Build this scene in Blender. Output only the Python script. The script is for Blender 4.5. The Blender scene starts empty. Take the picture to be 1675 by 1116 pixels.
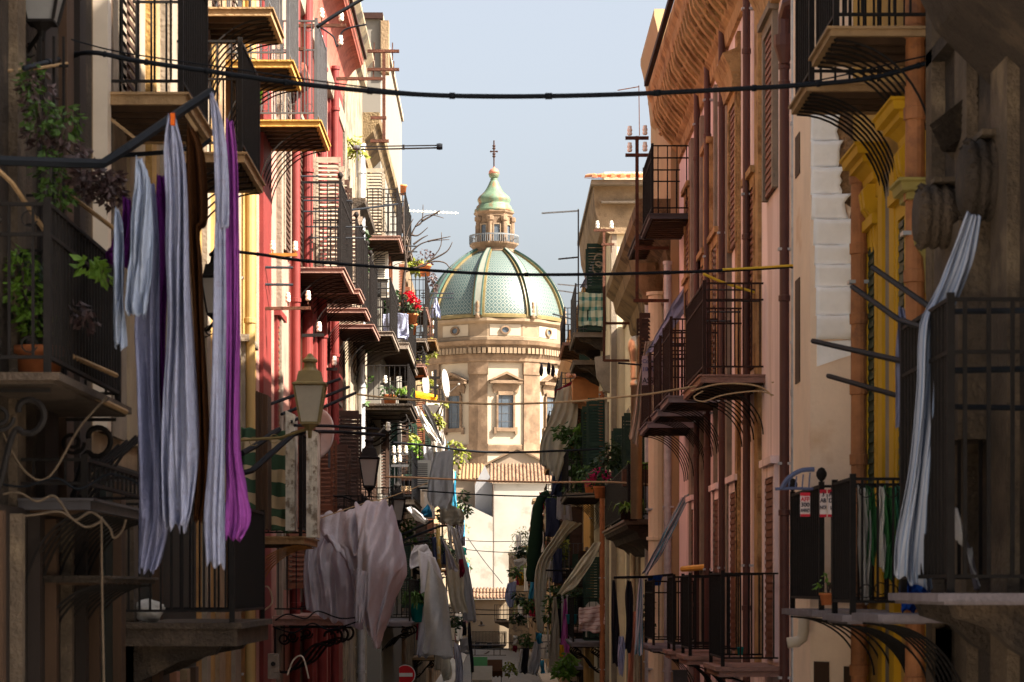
import bpy, math, random
from mathutils import Vector
random.seed(7)
sc = bpy.context.scene
COL = sc.collection
R = math.radians
# ------------------------------------------------------------------ camera, world, sun
F, CX, CY = 4000.0, 815.0, 965.0
cam = bpy.data.objects.new('camera', bpy.data.cameras.new('camera')); COL.objects.link(cam)
cam.data.sensor_width = 36.0; cam.data.lens = 36.0*F/1675.0
cam.location = (0, 0, 0); cam.rotation_euler = (R(90), 0, 0)
cam.data.shift_x = (837.5-CX)/1675.0; cam.data.shift_y = (CY-558)/1675.0
cam.data.clip_start = 0.5; cam.data.clip_end = 3000
cam.data.dof.use_dof = True; cam.data.dof.focus_distance = 85; cam.data.dof.aperture_fstop = 6.5
sc.camera = cam
SUN = Vector((0.68, -0.27, 0.70)).normalized()
el = math.asin(SUN.z); az = math.atan2(SUN.x, SUN.y)
w = bpy.data.worlds.new('World'); sc.world = w; w.use_nodes = True
nt = w.node_tree; bg = nt.nodes['Background']
sky = nt.nodes.new('ShaderNodeTexSky'); sky.sky_type = 'NISHITA'; sky.sun_disc = False
sky.sun_elevation = el; sky.sun_rotation = az
sky.air_density = 1.0; sky.dust_density = 6.0; sky.ozone_density = 1.0; sky.altitude = 0
hs = nt.nodes.new('ShaderNodeHueSaturation'); hs.inputs['Saturation'].default_value = .5; hs.inputs['Value'].default_value = .66
nt.links.new(sky.outputs[0], hs.inputs['Color']); nt.links.new(hs.outputs[0], bg.inputs[0]); bg.inputs[1].default_value = 0.05
sl = bpy.data.lights.new('sun', 'SUN'); sl.energy = 3.2; sl.angle = R(0.5); sl.color = (1, 0.89, 0.74)
so = bpy.data.objects.new('sun', sl); COL.objects.link(so)
so.rotation_euler = SUN.to_track_quat('Z', 'Y').to_euler()
sc.view_settings.view_transform = 'Standard'; sc.view_settings.look = 'None'
sc.view_settings.exposure = 3.15; sc.view_settings.gamma = 1.0
try:
    sc.cycles.max_bounces = 10; sc.cycles.diffuse_bounces = 8; sc.cycles.transparent_max_bounces = 12
except Exception: pass

# ------------------------------------------------------------------ helpers
def P(px, py, D): return Vector(((px-CX)/F*D, D, (CY-py)/F*D))
def Df(px, X=3.3): return X*F/abs(px-CX)
WL = {}
def tag(o, label=None, cat=None, group=None, kind=None):
    if label: o['label'] = label
    if cat: o['category'] = cat
    if group: o['group'] = group
    if kind: o['kind'] = kind
    return o
def thing(name, loc, label, cat, group=None):
    o = bpy.data.objects.new(name, None); COL.objects.link(o); o.empty_display_size = .2
    o.location = loc; WL[o.name] = Vector(loc)
    return tag(o, label, cat, group)
MC = {}
def srgb(c): return tuple(((x/12.92) if x <= .04045 else ((x+.055)/1.055)**2.4) for x in c)
def mat(name, col, rough=.85, var=.25, scale=3.0, bump=.0, metal=0.0, col2=None, s2=1.5, th=.55, trans=0.0, streak=False, spec=.3, fine=30.0):
    if name in MC: return MC[name]
    m = bpy.data.materials.new(name); m.use_nodes = True; t = m.node_tree; N = t.nodes; Lk = t.links
    b = N['Principled BSDF']; b.inputs['Roughness'].default_value = rough; b.inputs['Metallic'].default_value = metal
    b.inputs['Specular IOR Level'].default_value = spec
    tc = N.new('ShaderNodeTexCoord'); mp = N.new('ShaderNodeMapping'); Lk.new(tc.outputs['Object'], mp.inputs[0])
    if streak: mp.inputs['Scale'].default_value = (1, 1, .12)
    n1 = N.new('ShaderNodeTexNoise'); n1.inputs['Scale'].default_value = scale; n1.inputs['Detail'].default_value = 8; n1.inputs['Roughness'].default_value = .65
    Lk.new(mp.outputs[0], n1.inputs['Vector'])
    r1 = N.new('ShaderNodeMapRange'); r1.inputs[1].default_value = .3; r1.inputs[2].default_value = .7
    r1.inputs[3].default_value = 1-var; r1.inputs[4].default_value = 1+var*.5
    Lk.new(n1.outputs[0], r1.inputs[0])
    mx = N.new('ShaderNodeMix'); mx.data_type = 'RGBA'; mx.blend_type = 'MULTIPLY'; mx.inputs[0].default_value = 1
    base = N.new('ShaderNodeMix'); base.data_type = 'RGBA'
    base.inputs[6].default_value = (*col, 1); base.inputs[7].default_value = (*(col2 or col), 1)
    if col2:
        n2 = N.new('ShaderNodeTexNoise'); n2.inputs['Scale'].default_value = s2; n2.inputs['Detail'].default_value = 6; n2.inputs['Roughness'].default_value = .6
        Lk.new(mp.outputs[0], n2.inputs['Vector'])
        r2 = N.new('ShaderNodeMapRange'); r2.inputs[1].default_value = th-.04; r2.inputs[2].default_value = th+.04
        Lk.new(n2.outputs[0], r2.inputs[0]); Lk.new(r2.outputs[0], base.inputs[0])
    else: base.inputs[0].default_value = 0
    cmb = N.new('ShaderNodeCombineColor'); 
    for i in range(3): Lk.new(r1.outputs[0], cmb.inputs[i])
    Lk.new(base.outputs[2], mx.inputs[6]); Lk.new(cmb.outputs[0], mx.inputs[7])
    Lk.new(mx.outputs[2], b.inputs['Base Color'])
    if bump:
        n3 = N.new('ShaderNodeTexNoise'); n3.inputs['Scale'].default_value = fine; n3.inputs['Detail'].default_value = 5
        Lk.new(mp.outputs[0], n3.inputs['Vector'])
        bp = N.new('ShaderNodeBump'); bp.inputs['Strength'].default_value = bump; bp.inputs['Distance'].default_value = .05
        Lk.new(n3.outputs[0], bp.inputs['Height']); Lk.new(bp.outputs[0], b.inputs['Normal'])
    if trans:
        out = N['Material Output']; tr = N.new('ShaderNodeBsdfTranslucent'); ms = N.new('ShaderNodeMixShader'); ms.inputs[0].default_value = trans
        Lk.new(mx.outputs[2], tr.inputs[0]); Lk.new(b.outputs[0], ms.inputs[1]); Lk.new(tr.outputs[0], ms.inputs[2]); Lk.new(ms.outputs[0], out.inputs[0])
    MC[name] = m; return m
def stripe(name, c1, c2, n, axis=2, duty=.5, rough=.9, c3=None, trans=.15, grid=False):
    """cloth with woven stripes or checks, laid out on its own UVs"""
    if name in MC: return MC[name]
    m = bpy.data.materials.new(name); m.use_nodes = True; t = m.node_tree; N = t.nodes; Lk = t.links
    b = N['Principled BSDF']; b.inputs['Roughness'].default_value = rough; b.inputs['Specular IOR Level'].default_value = .15
    uv = N.new('ShaderNodeUVMap'); sp = N.new('ShaderNodeSeparateXYZ'); Lk.new(uv.outputs[0], sp.inputs[0])
    def band(ax, k):
        mu = N.new('ShaderNodeMath'); mu.operation = 'MULTIPLY'; mu.inputs[1].default_value = k; Lk.new(sp.outputs[ax], mu.inputs[0])
        fr = N.new('ShaderNodeMath'); fr.operation = 'FRACT'; Lk.new(mu.outputs[0], fr.inputs[0])
        gt = N.new('ShaderNodeMath'); gt.operation = 'GREATER_THAN'; gt.inputs[1].default_value = duty; Lk.new(fr.outputs[0], gt.inputs[0]); return gt
    g = band(0 if axis == 0 else 1, n)
    mx = N.new('ShaderNodeMix'); mx.data_type = 'RGBA'; mx.inputs[6].default_value = (*c1, 1); mx.inputs[7].default_value = (*c2, 1)
    if grid:
        g2 = band(1 if axis == 0 else 0, n*.8); ad = N.new('ShaderNodeMath'); ad.operation = 'ADD'; Lk.new(g.outputs[0], ad.inputs[0]); Lk.new(g2.outputs[0], ad.inputs[1])
        ml = N.new('ShaderNodeMath'); ml.operation = 'MULTIPLY'; ml.inputs[1].default_value = .55; ml.use_clamp = True; Lk.new(ad.outputs[0], ml.inputs[0]); Lk.new(ml.outputs[0], mx.inputs[0])
    else: Lk.new(g.outputs[0], mx.inputs[0])
    Lk.new(mx.outputs[2], b.inputs['Base Color'])
    MC[name] = m; return m

class MB:
    def __init__(s): s.v = []; s.f = []; s.uv = None
    def quad(s, a, b, c, d):
        n = len(s.v); s.v += [Vector(a), Vector(b), Vector(c), Vector(d)]; s.f.append((n, n+1, n+2, n+3)); return s
    def box(s, x0, y0, z0, x1, y1, z1):
        if x0 > x1: x0, x1 = x1, x0
        if y0 > y1: y0, y1 = y1, y0
        if z0 > z1: z0, z1 = z1, z0
        n = len(s.v)
        s.v += [Vector(p) for p in ((x0,y0,z0),(x1,y0,z0),(x1,y1,z0),(x0,y1,z0),(x0,y0,z1),(x1,y0,z1),(x1,y1,z1),(x0,y1,z1))]
        s.f += [(n,n+3,n+2,n+1),(n+4,n+5,n+6,n+7),(n,n+1,n+5,n+4),(n+1,n+2,n+6,n+5),(n+2,n+3,n+7,n+6),(n+3,n,n+4,n+7)]
        return s
    def tube(s, pts, r, n=6, cap=True):
        pts = [Vector(p) for p in pts]; k0 = len(s.v); m = len(pts)
        prev = None
        for i, p in enumerate(pts):
            t = (pts[min(i+1, m-1)]-pts[max(i-1, 0)]).normalized()
            a = Vector((0, 0, 1)) if abs(t.z) < .9 else Vector((1, 0, 0))
            if prev is not None: a = prev
            u = (a - t*a.dot(t)).normalized(); v = t.cross(u); prev = u
            rr = r[i] if isinstance(r, (list, tuple)) else r
            for j in range(n):
                q = 2*math.pi*(j+.5)/n; s.v.append(p+u*math.cos(q)*rr+v*math.sin(q)*rr)
        for i in range(m-1):
            for j in range(n):
                a = k0+i*n+j; b = k0+i*n+(j+1) % n; s.f.append((a, b, b+n, a+n))
        if cap: s.f.append(tuple(k0+j for j in range(n))[::-1]); s.f.append(tuple(k0+(m-1)*n+j for j in range(n)))
        return s
    def bar(s, a, b, r, n=4): return s.tube([a, b], r, n)
    def lathe(s, prof, c, n=16, ang=None, axis='z'):
        k0 = len(s.v); A = ang or [2*math.pi*j/n for j in range(n)]; n = len(A); c = Vector(c)
        for r, z in prof:
            for q in A:
                if axis == 'z': s.v.append(c+Vector((r*math.sin(q), -r*math.cos(q), z)))
                elif axis == 'x': s.v.append(c+Vector((z, r*math.sin(q), r*math.cos(q))))
                else: s.v.append(c+Vector((r*math.sin(q), z, r*math.cos(q))))
        for i in range(len(prof)-1):
            for j in range(n):
                a = k0+i*n+j; b = k0+i*n+(j+1) % n; s.f.append((a, b, b+n, a+n))
        s.f.append(tuple(k0+j for j in range(n))[::-1]); s.f.append(tuple(k0+(len(prof)-1)*n+j for j in range(n)))
        return s
    def prism(s, poly, d):
        k = len(s.v); n = len(poly); d = Vector(d)
        s.v += [Vector(p) for p in poly]+[Vector(p)+d for p in poly]
        s.f.append(tuple(range(k, k+n))); s.f.append(tuple(range(k+n, k+2*n))[::-1])
        for i in range(n):
            j = (i+1) % n; s.f.append((k+i, k+n+i, k+n+j, k+j))
        return s
    def build(s, name, m, parent=None, smooth=False, label=None, cat=None, group=None, kind=None):
        if not s.v: return None
        if parent is not None: org = WL[parent.name]
        else:
            xs = [p.x for p in s.v]; ys = [p.y for p in s.v]; zs = [p.z for p in s.v]
            org = Vector(((min(xs)+max(xs))/2, (min(ys)+max(ys))/2, min(zs)))
        me = bpy.data.meshes.new(name); me.from_pydata([tuple(p-org) for p in s.v], [], s.f)
        if s.uv:
            ul = me.uv_layers.new(name='UVMap')
            for lp in me.loops: ul.data[lp.index].uv = s.uv[lp.vertex_index]
        me.materials.append(m)
        if smooth:
            for p in me.polygons: p.use_smooth = True
        me.update()
        o = bpy.data.objects.new(name, me); COL.objects.link(o)
        if parent is not None: o.parent = parent
        else: o.location = org
        WL[o.name] = org
        return tag(o, label, cat, group, kind)
def catmull(pts, t):
    n = len(pts)-1
    if n <= 0: return Vector(pts[0])
    x = max(0, min(.99999, t))*n; i = int(x); u = x-i
    g = lambda k: Vector(pts[max(0, min(n, k))])
    a, b, c, d = g(i-1), g(i), g(i+1), g(i+2)
    return .5*((2*b)+(c-a)*u+(2*a-5*b+4*c-d)*u*u+(3*b-a-3*c+d)*u*u*u)
def curve(pts, n): return [catmull(pts, i/n) for i in range(n+1)]
def cable(label, px, D, r, m, group=None, n=40, clamps=0, name='cable', cat='cable', parent=None):
    pts = [P(p[0], p[1], p[2] if len(p) > 2 else D) for p in px]
    c = curve(pts, n); b = MB(); b.tube(c, r, 6)
    for i in range(clamps):
        q = catmull(pts, (i+.7)/(clamps+.3)); q2 = catmull(pts, (i+.7)/(clamps+.3)+.004)
        b.tube([q, q2], r*1.35, 6)
    return b.build(name, m, parent, True, label, cat, group)
def cloth(label, cat, rows, D, m, folds=4, amp=.04, name='hanging_cloth', group=None, wr=.012, nu=26, nv=36, ph=None, parent=None, th=.003):
    """rows of picture points, top to bottom; every row is a polyline from the left to the right hem"""
    ph = random.random()*6 if ph is None else ph
    R3 = [[P(p[0], p[1], (p[2] if len(p) > 2 else D)) for p in r] for r in rows]
    b = MB(); b.uv = []
    for j in range(nv+1):
        v = j/nv
        for i in range(nu+1):
            u = i/nu
            col = [catmull(r, u) for r in R3]
            p = catmull(col, v)
            a = amp*(.35+.65*min(1, v*2.2))
            sh_ = 1-2*abs(math.sin(u*folds*2.6+ph+v*1.7+.5*math.sin(v*5)))**.6; k = .55*sh_+.75*math.sin(u*folds*4.4+ph+1.6*math.sin(v*3+ph)+.8*math.sin(v*7.3+ph*2))+.35*math.sin(u*folds*9.7+ph*2+v*4.5+1.2*math.sin(v*6+u*4))+.22*math.sin(v*23+u*11+ph)*math.sin(v*9+u*5)
            p = p+Vector((amp*.25*math.sin(v*7+u*5+ph)*(v if len(rows) < 5 else .5), a*k, wr*math.sin(v*19+u*9+ph)*math.sin(u*13+ph)+.4*wr*math.sin(v*47+u*31)))
            if j == nv: p.z += amp*.35*math.sin(u*folds*6.283+ph)
            b.v.append(p); b.uv.append((u, v))
    W = nu+1
    for j in range(nv):
        for i in range(nu): b.f.append((j*W+i, j*W+i+1, (j+1)*W+i+1, (j+1)*W+i))
    o = b.build(name, m, parent, True, label, cat, group)
    md = o.modifiers.new('thick', 'SOLIDIFY'); md.thickness = th
    return o
def leaves(b, c, rad, n, size, droop=.3, flat=False):
    c = Vector(c)
    for _ in range(n):
        while True:
            q = Vector((random.uniform(-1, 1), random.uniform(-1, 1), random.uniform(-1, 1)))
            if q.length < 1: break
        q = q*(q.length**-.35 if q.length > .05 else 1)
        p = c+Vector((q.x*rad[0], q.y*rad[1], q.z*rad[2]))
        d = Vector((q.x+random.uniform(-.6, .6), q.y+random.uniform(-.6, .6), random.uniform(-.8, .5)-droop)).normalized()
        s = d.cross(Vector((random.uniform(-1, 1), random.uniform(-1, 1), 1))).normalized()
        L = size*random.uniform(.6, 1.3); wv = L*random.uniform(.22, .36); up = d.cross(s)*L*.12
        k = len(b.v); b.v += [p, p+d*L*.5+s*wv+up, p+d*L, p+d*L*.5-s*wv+up]; b.f.append((k, k+1, k+2, k+3))
def blades(b, c, n, L, wd, spread=.8):
    c = Vector(c)
    for i in range(n):
        a = random.random()*6.283; l = L*random.uniform(.6, 1.1); d = Vector((math.cos(a), math.sin(a), 0)); s = Vector((-d.y, d.x, 0))*wd*random.uniform(.6, 1.1)
        pts = [c+d*l*spread*t*(.3+.7*t)+Vector((0, 0, l*(1.1*t-1.05*t*t*random.uniform(.5, 1.3)))) for t in (0, .3, .6, .85, 1)]
        ws = [.5, 1, .9, .5, .05]
        k = len(b.v)
        for p, q in zip(pts, ws): b.v += [p-s*q, p+s*q]
        for j in range(4): b.f.append((k+2*j, k+2*j+1, k+2*j+3, k+2*j+2))

# ------------------------------------------------------------------ materials
IRON = mat('iron', (.012, .01, .0095), .75, .4, 12, spec=.15)
IRONB = mat('iron_brown', (.032, .015, .012), .75, .4, 12, spec=.15)
IRONG = mat('iron_grey', (.07, .07, .075), .55, .3, 10)
RUST = mat('rust', (.08, .028, .014), .85, .5, 9, bump=.3)
SILVER = mat('galvanised', (.42, .43, .45), .45, .3, 6, metal=.5)
WOODD = mat('dark_wood', (.06, .032, .017), .8, .5, 5, streak=True)
DARKST = mat('dark_stone', (.1, .073, .05), .9, .5, 2.5, bump=.6, col2=(.17, .125, .08), s2=1.1, th=.58)  # stone of the near houses, shade mixed into the dark colour
DARKST2 = mat('shade_dark_stone', (.038, .028, .021), .9, .5, 3, bump=.7, col2=(.075, .053, .036), s2=1.6, th=.56)  # deeper near-house stone, shade put into the colour
SLABG = mat('grey_slab', (.2, .16, .13), .9, .35, 5, bump=.4)
SLABP = mat('pink_slab', (.27, .155, .125), .9, .3, 5, bump=.3)
SLABL = mat('lilac_slab', (.18, .155, .17), .85, .3, 5, bump=.3)
SLABY = mat('yellow_slab', (.42, .24, .06), .85, .3, 5, bump=.3)
SLABT = mat('tan_slab', (.3, .19, .095), .85, .3, 5, bump=.3)
SLABD = mat('dark_slab', (.06, .055, .06), .8, .3, 5)
GREEN_SH = mat('green_shutter', (.012, .035, .022), .6, .3, 4)
BROWN_SH = mat('brown_shutter', (.15, .05, .022), .65, .35, 6)
DBROWN_SH = mat('dark_brown_shutter', (.055, .028, .018), .7, .35, 6)
WHITE_SH = mat('white_shutter', (.3, .25, .19), .6, .3, 5)
GLASS = mat('window_glass', (.03, .035, .04), .08, .2, 1, spec=.8)
CERAMIC = mat('ceramic', (.82, .78, .68), .2, .1, 8, spec=.6)
TERRA = mat('terracotta', (.48, .15, .05), .8, .3, 10)
CLAY = mat('clay_pipe', (.34, .135, .05), .75, .35, 5, col2=(.22, .09, .04), s2=3, th=.6, spec=.4)
PVC = mat('pvc', (.55, .47, .38), .35, .1, 4)
LEAF = mat('leaf_green', (.06, .12, .022), .5, .6, 14, trans=.3)
LEAFD = mat('leaf_dark', (.025, .055, .016), .5, .6, 14, trans=.2)
LEAFY = mat('leaf_yellow', (.22, .24, .03), .5, .5, 14, trans=.35)
LEAFP = mat('leaf_purple', (.075, .045, .045), .5, .6, 14, trans=.2)
LEAFL = mat('leaf_lime', (.14, .26, .03), .5, .4, 10, trans=.35)
BARK = mat('bark', (.05, .035, .028), .9, .4, 15)
CABLE = mat('black_cable', (.008, .01, .014), .7, .2, 10, spec=.12)
ROPE = mat('rope', (.45, .32, .18), .9, .3, 20)
ROPEY = mat('yellow_hose', (.62, .42, .03), .5, .2, 10)

# ------------------------------------------------------------------ ground
MB().quad((-900, -60, -5.2), (900, -60, -5.2), (900, 2500, -5.2), (-900, 2500, -5.2)).build('ground', mat('pale_bounce_ground', (.5, .44, .36), .95, .2, .3), kind='structure')  # ground made pale to bounce sunlight onto camera-facing walls
MB().box(-2.4, -20, -5.3, 2.4, 232, -5.1).build('road', mat('worn_paving', (.12, .11, .1), .7, .4, 2, bump=.3), kind='structure')
MB().box(-3.6, -20, -5.3, -2.4, 232, -4.98).build('pavement', mat('pavement_stone', (.38, .34, .29), .85, .3, 2), kind='structure')
MB().box(2.4, -20, -5.3, 3.6, 232, -4.98).build('pavement', MC['pavement_stone'], kind='structure')

# ------------------------------------------------------------------ building kit
def building(name, label, s, D0, D1, ztop, m, X=3.3, depth=6.0, roof=True, cat='house'):
    B = thing(name, (s*X, (D0+D1)/2, -5.0), label, cat)
    b = MB(); b.box(s*X, D0, -5.2, s*(X+depth), D1, ztop); b.build('wall', m, B)
    if roof:
        b = MB(); b.box(s*(X-.06), D0+.02, ztop+.003, s*(X+depth), D1-.02, ztop+.16); b.build('parapet', MC.get('coping') or mat('coping', (.3, .24, .17), .9, .4, 4), B)
    B['_X'] = X; B['_s'] = s
    return B
def along(B, prof, D0, D1, m, name='cornice', X=None):
    """profile of (out, z) points carried along the facade"""
    X = X or B['_X']; s = B['_s']
    b = MB(); b.prism([(s*(X-o), D0, z) for o, z in prof], (0, D1-D0, 0)); return b.build(name, m, B)
def pilaster(B, px0, px1, m, proud=.04, z0=-5.1, z1=None, name='pilaster'):
    X = B['_X']; s = B['_s']; a, c = sorted((Df(px0, X), Df(px1, X)))
    return MB().box(s*(X-proud), a, z0, s*(X+.1), c, z1).build(name, m, B)
def pipe(B, px, r, m, z0, z1, step=2.4, name='downpipe', X=None, clay=False):
    X = X or B['_X']; s = B['_s']; D = Df(px, X-r-.04); x = s*(X-r-.04)
    b = MB(); pr = []; z = z0
    if clay:
        L = .62
        while z < z1:
            e = min(z+L, z1); pr += [(r*.97, z), (r*.93, e-.10), (r*1.1, e-.095), (r*1.12, e-.005)]; z = e
    else:
        while z < z1:
            e = min(z+step, z1); pr += [(r, z), (r, e-.07), (r*1.22, e-.065), (r*1.22, e-.005)]; z = e
    b.lathe(pr, (x, D, 0), 14)
    o = b.build(name, m, B, False)
    z = z0+.5
    while z < z1: MB().box(x-r*1.3, D-r*.8, z, s*X, D+r*.8, z+.03).build('pipe_clip', SILVER, o); z += step
    return o
def louvre(b, x0, x1, D, z0, z1, t=.04, n=None):
    """a louvred shutter leaf that stands out from the wall"""
    b.box(x0, D, z0, x0+(x1-x0)*.09, D+t, z1); b.box(x1-(x1-x0)*.09, D, z0, x1, D+t, z1)
    h = z1-z0; b.box(x0, D+.002, z0, x1, D+t-.002, z0+.09); b.box(x0, D+.002, z1-.09, x1, D+t-.002, z1); b.box(x0, D+.002, z0+h*.48, x1, D+t-.002, z0+h*.48+.08)
    n = n or int(h/.075)
    for i in range(1, n):
        z = z0+h*i/n; k = len(b.v)
        b.v += [Vector(q) for q in ((x0, D, z-.025), (x1, D, z-.025), (x1, D+t, z+.025), (x0, D+t, z+.025), (x0, D, z-.015), (x1, D, z-.015), (x1, D+t, z+.035), (x0, D+t, z+.035))]
        b.f += [(k, k+1, k+2, k+3), (k+4, k+7, k+6, k+5), (k, k+4, k+5, k+1), (k+1, k+5, k+6, k+2), (k+2, k+6, k+7, k+3), (k+3, k+7, k+4, k)]
def window(B, D, z0, h, wd=1.0, fm=None, sm=None, opened=0, hood=None, proud=.05, leaf=.45):
    X = B['_X']; s = B['_s']; xo = s*(X-proud); xi = s*(X+.05); a, c = D-wd/2, D+wd/2
    fm = fm or SLABG; sm = sm or DBROWN_SH
    b = MB(); fw = .14
    b.box(xo, a-fw, z0, xi, a, z0+h+fw); b.box(xo, c, z0, xi, c+fw, z0+h+fw); b.box(xo, a, z0+h, xi, c, z0+h+fw)
    b.box(s*(X-proud-.05), a-fw-.05, z0+h+fw+.002, xi, c+fw+.05, z0+h+fw+.09)
    o = b.build('window', fm, B)
    MB().box(s*(X-.012), a, z0, xi, c, z0+h).build('pane', GLASS, o)
    if hood:
        MB().prism([(s*(X-.36), a-.25, z0+h+.36), (s*(X-.3), a-.25, z0+h+.28), (s*(X-.1), a-.25, z0+h+.2), (s*X, a-.25, z0+h+.2), (s*X, a-.25, z0+h+.42), (s*(X-.36), a-.25, z0+h+.42)], (0, wd+.5, 0)).build('hood', hood, o)
    if opened:
        for D_ in ((a-.05, c) if opened == 2 else (a-.05,)):
            q = MB(); louvre(q, *sorted((s*(X-.06), s*(X-leaf))), D_, z0+.02, z0+h); q.build('shutter', sm, o)
    else:
        q = MB(); q.box(s*(X-.02), a+.001, z0+.01, s*(X-.035), c-.001, z0+h-.01)
        n = int(h/.09)
        for i in range(n):
            z = z0+h*(i+.2)/n; q.box(s*(X-.036), a+.06, z, s*(X-.05), c-.06, z+h/n*.5)
        q.build('shutter', sm, o)
    return o
def railing(x0, x1, D0, D1, z, h, s, m, par, sp=.12, r=.009, flat=False, finial=False, ornament=False, mid=False, bulge=0, name='railing'):
    """x0 wall side, x1 outer side"""
    b = MB(); zt = z+h; zb = z+.09
    def bar(x, y, xx=None):
        if bulge:
            dx, dy = (s*-1*bulge, 0) if xx is None else (0, 0)
            b.tube([(x, y, zb), (x+dx, y, zb+h*.22), (x+dx*.6, y, zb+h*.45), (x, y, zb+h*.7), (x, y, zt)], r, 4)
        else: b.box(x-r, y-r, zb, x+r, y+r, zt)
    for D in (D0, D1):
        n = max(1, int(abs(x1-x0)/sp))
        for i in range(n): bar(x0+(x1-x0)*(i+.4)/n, D, 1)
        for q in ([zb, zt] + ([z+h*.82] if mid else [])): b.box(x0, D-.014, q, x1, D+.014, q+.022)
    n = max(1, int((D1-D0)/sp))
    for i in range(n+1): bar(x1, D0+(D1-D0)*i/n)
    for q in ([zb, zt] + ([z+h*.82] if mid else [])): b.box(x1-.016, D0-.018, q+.001, x1+.016, D1+.018, q+.026)
    for D in (D0, D1):
        b.box(x1-.022, D-.022, z+.001, x1+.022, D+.022, zt+.05)
        if finial: b.lathe([(.008, 0), (.03, .02), (.045, .05), (.045, .075), (.025, .11), (.004, .12)], (x1, D, zt+.05), 10)
    if ornament:
        for D in (D0,):
            n = max(1, int(abs(x1-x0)/.16))
            for i in range(n):
                cx_ = x0+(x1-x0)*(i+.5)/n
                for zz in (zb+.09, zt-.08):
                    b.tube([(cx_+.05*math.cos(a_), D, zz+.05*math.sin(a_)) for a_ in [k*.6 for k in range(11)]], .006, 4)
    return b.build(name, m, par)
def balcony(B, D0, D1, z, out=.8, h=1.05, th=.1, slab=None, rm=None, br='rods', nbr=6, beams=True, X=None, rail=True, drop=.75, brm=None, **kw):
    X = X or B['_X']; s = B['_s']; xw = s*X; xo = s*(X-out); slab = slab or SLABG; rm = rm or IRON; brm = brm or IRON
    b = MB()
    if beams:
        b.box(xw, D0, z-th, xo, D0+.05, z-.02); b.box(xw, D1-.05, z-th, xo, D1, z-.02); b.box(xo, D0+.05, z-th, s*(X-out+.05), D1-.05, z-.02)
        b.box(xw, D0-.02, z-.02, s*(X-out-.025), D1+.02, z)
    else:
        b.box(xw, D0, z-th, xo, D1, z-.05); b.box(xw, D0-.03, z-.05, s*(X-out-.04), D1+.03, z)
    o = b.build('balcony', slab, B)
    if beams:
        q = MB(); n = max(3, int((D1-D0)/.24))
        for i in range(1, n):
            y = D0+(D1-D0)*i/n; q.box(xw, y-.035, z-th-.015, s*(X-out+.08), y+.035, z-.021)
        q.build('floor_beam', WOODD, o)
    if br == 'rods':
        for i in range(nbr):
            y = D0+.08+(D1-D0-.16)*i/max(1, nbr-1); q = MB()
            pts = []
            for k in range(13):
                a_ = math.pi/2*k/12
                pts.append((s*(X-(out*.97)*(1-math.cos(a_))) if False else s*(X-.02-(out*.93)*math.sin(a_)), y, z-th-.02-drop*(1-math.sin(a_)*0-(1-math.cos(a_))) if False else z-th-.015-drop*(math.cos(a_)**1.0)*(1-.0*a_)))
            pts = [(s*(X-.02-(out*.93)*(1-math.cos(t_*math.pi/2))), y, z-th-.015-drop*(1-math.sin(t_*math.pi/2))) for t_ in [k/12 for k in range(13)]]
            q.tube(pts, .011, 4); q.build('bracket', brm, o)
    elif br == 'scroll':
        for y in (D0+.15, D1-.15) if D1-D0 < 3 else [D0+.15+(D1-D0-.3)*i/3 for i in range(4)]:
            q = MB(); rr = .022
            pts = []
            for k in range(40):
                t_ = k/39
                if t_ < .35: a_ = t_/.35*4.7; ra = .05+.09*t_/.35; pts.append((s*(X-out+.2+ra*math.cos(a_)), y, z-th-.17+ra*math.sin(a_)))
                else:
                    u = (t_-.35)/.65; pts.append((s*(X-out+.22+(out-.3)*u), y, z-th-.3-.35*u+.1*math.sin(u*6)))
            q.tube(pts, rr, 6)
            q.tube([(s*(X-.02), y, z-th-.75), (s*(X-.02), y, z-th-.02)], rr*.8, 4)
            q.tube([(s*(X-.15-.09*math.cos(a_/3)*(1-a_/40)), y, z-th-.2-.09*math.sin(a_/3)*(1-a_/40)) for a_ in range(26)], rr*.7, 5)
            q.tube([(s*(X-.1), y, z-th-.03), (s*(X-out+.05), y, z-th-.03)], rr*.8, 4)
            q.build('bracket', brm, o)
    elif br == 'corbel':
        for y in (D0+.2, D1-.4):
            q = MB(); q.prism([(s*X, y, z-th-.002), (s*(X-out*.85), y, z-th-.002), (s*(X-out*.8), y, z-th-.08), (s*(X-out*.5), y, z-th-.14), (s*(X-out*.3), y, z-th-.26), (s*X, y, z-th-.38)], (0, .2, 0)); q.build('bracket', DARKST2, o)
    elif br == 'belly':
        q = MB(); pr = [(0, z-th-.002), (out*.98, z-th-.002), (out*.93, z-th-.08), (out*.7, z-th-.14), (out*.62, z-th-.26), (out*.36, z-th-.34), (out*.12, z-th-.5), (0, z-th-.55)]
        q.prism([(s*(X-a_), D0+.1, zz) for a_, zz in pr], (0, D1-D0-.2, 0)); q.build('bracket', DARKST2, o)
    if rail: railing(s*(X-.02), s*(X-out+.05), D0+.05, D1-.05, z, h, s, rm, o, **kw)
    return o
def arms(bal, pts, r=.02, m=None, name='drying_arm'):
    """iron clothes arms that belong to a balcony; pts are picture points with distances"""
    b = MB(); b.tube([P(*p) for p in pts], r, 6); return b.build(name, m or CABLE, bal)

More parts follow.
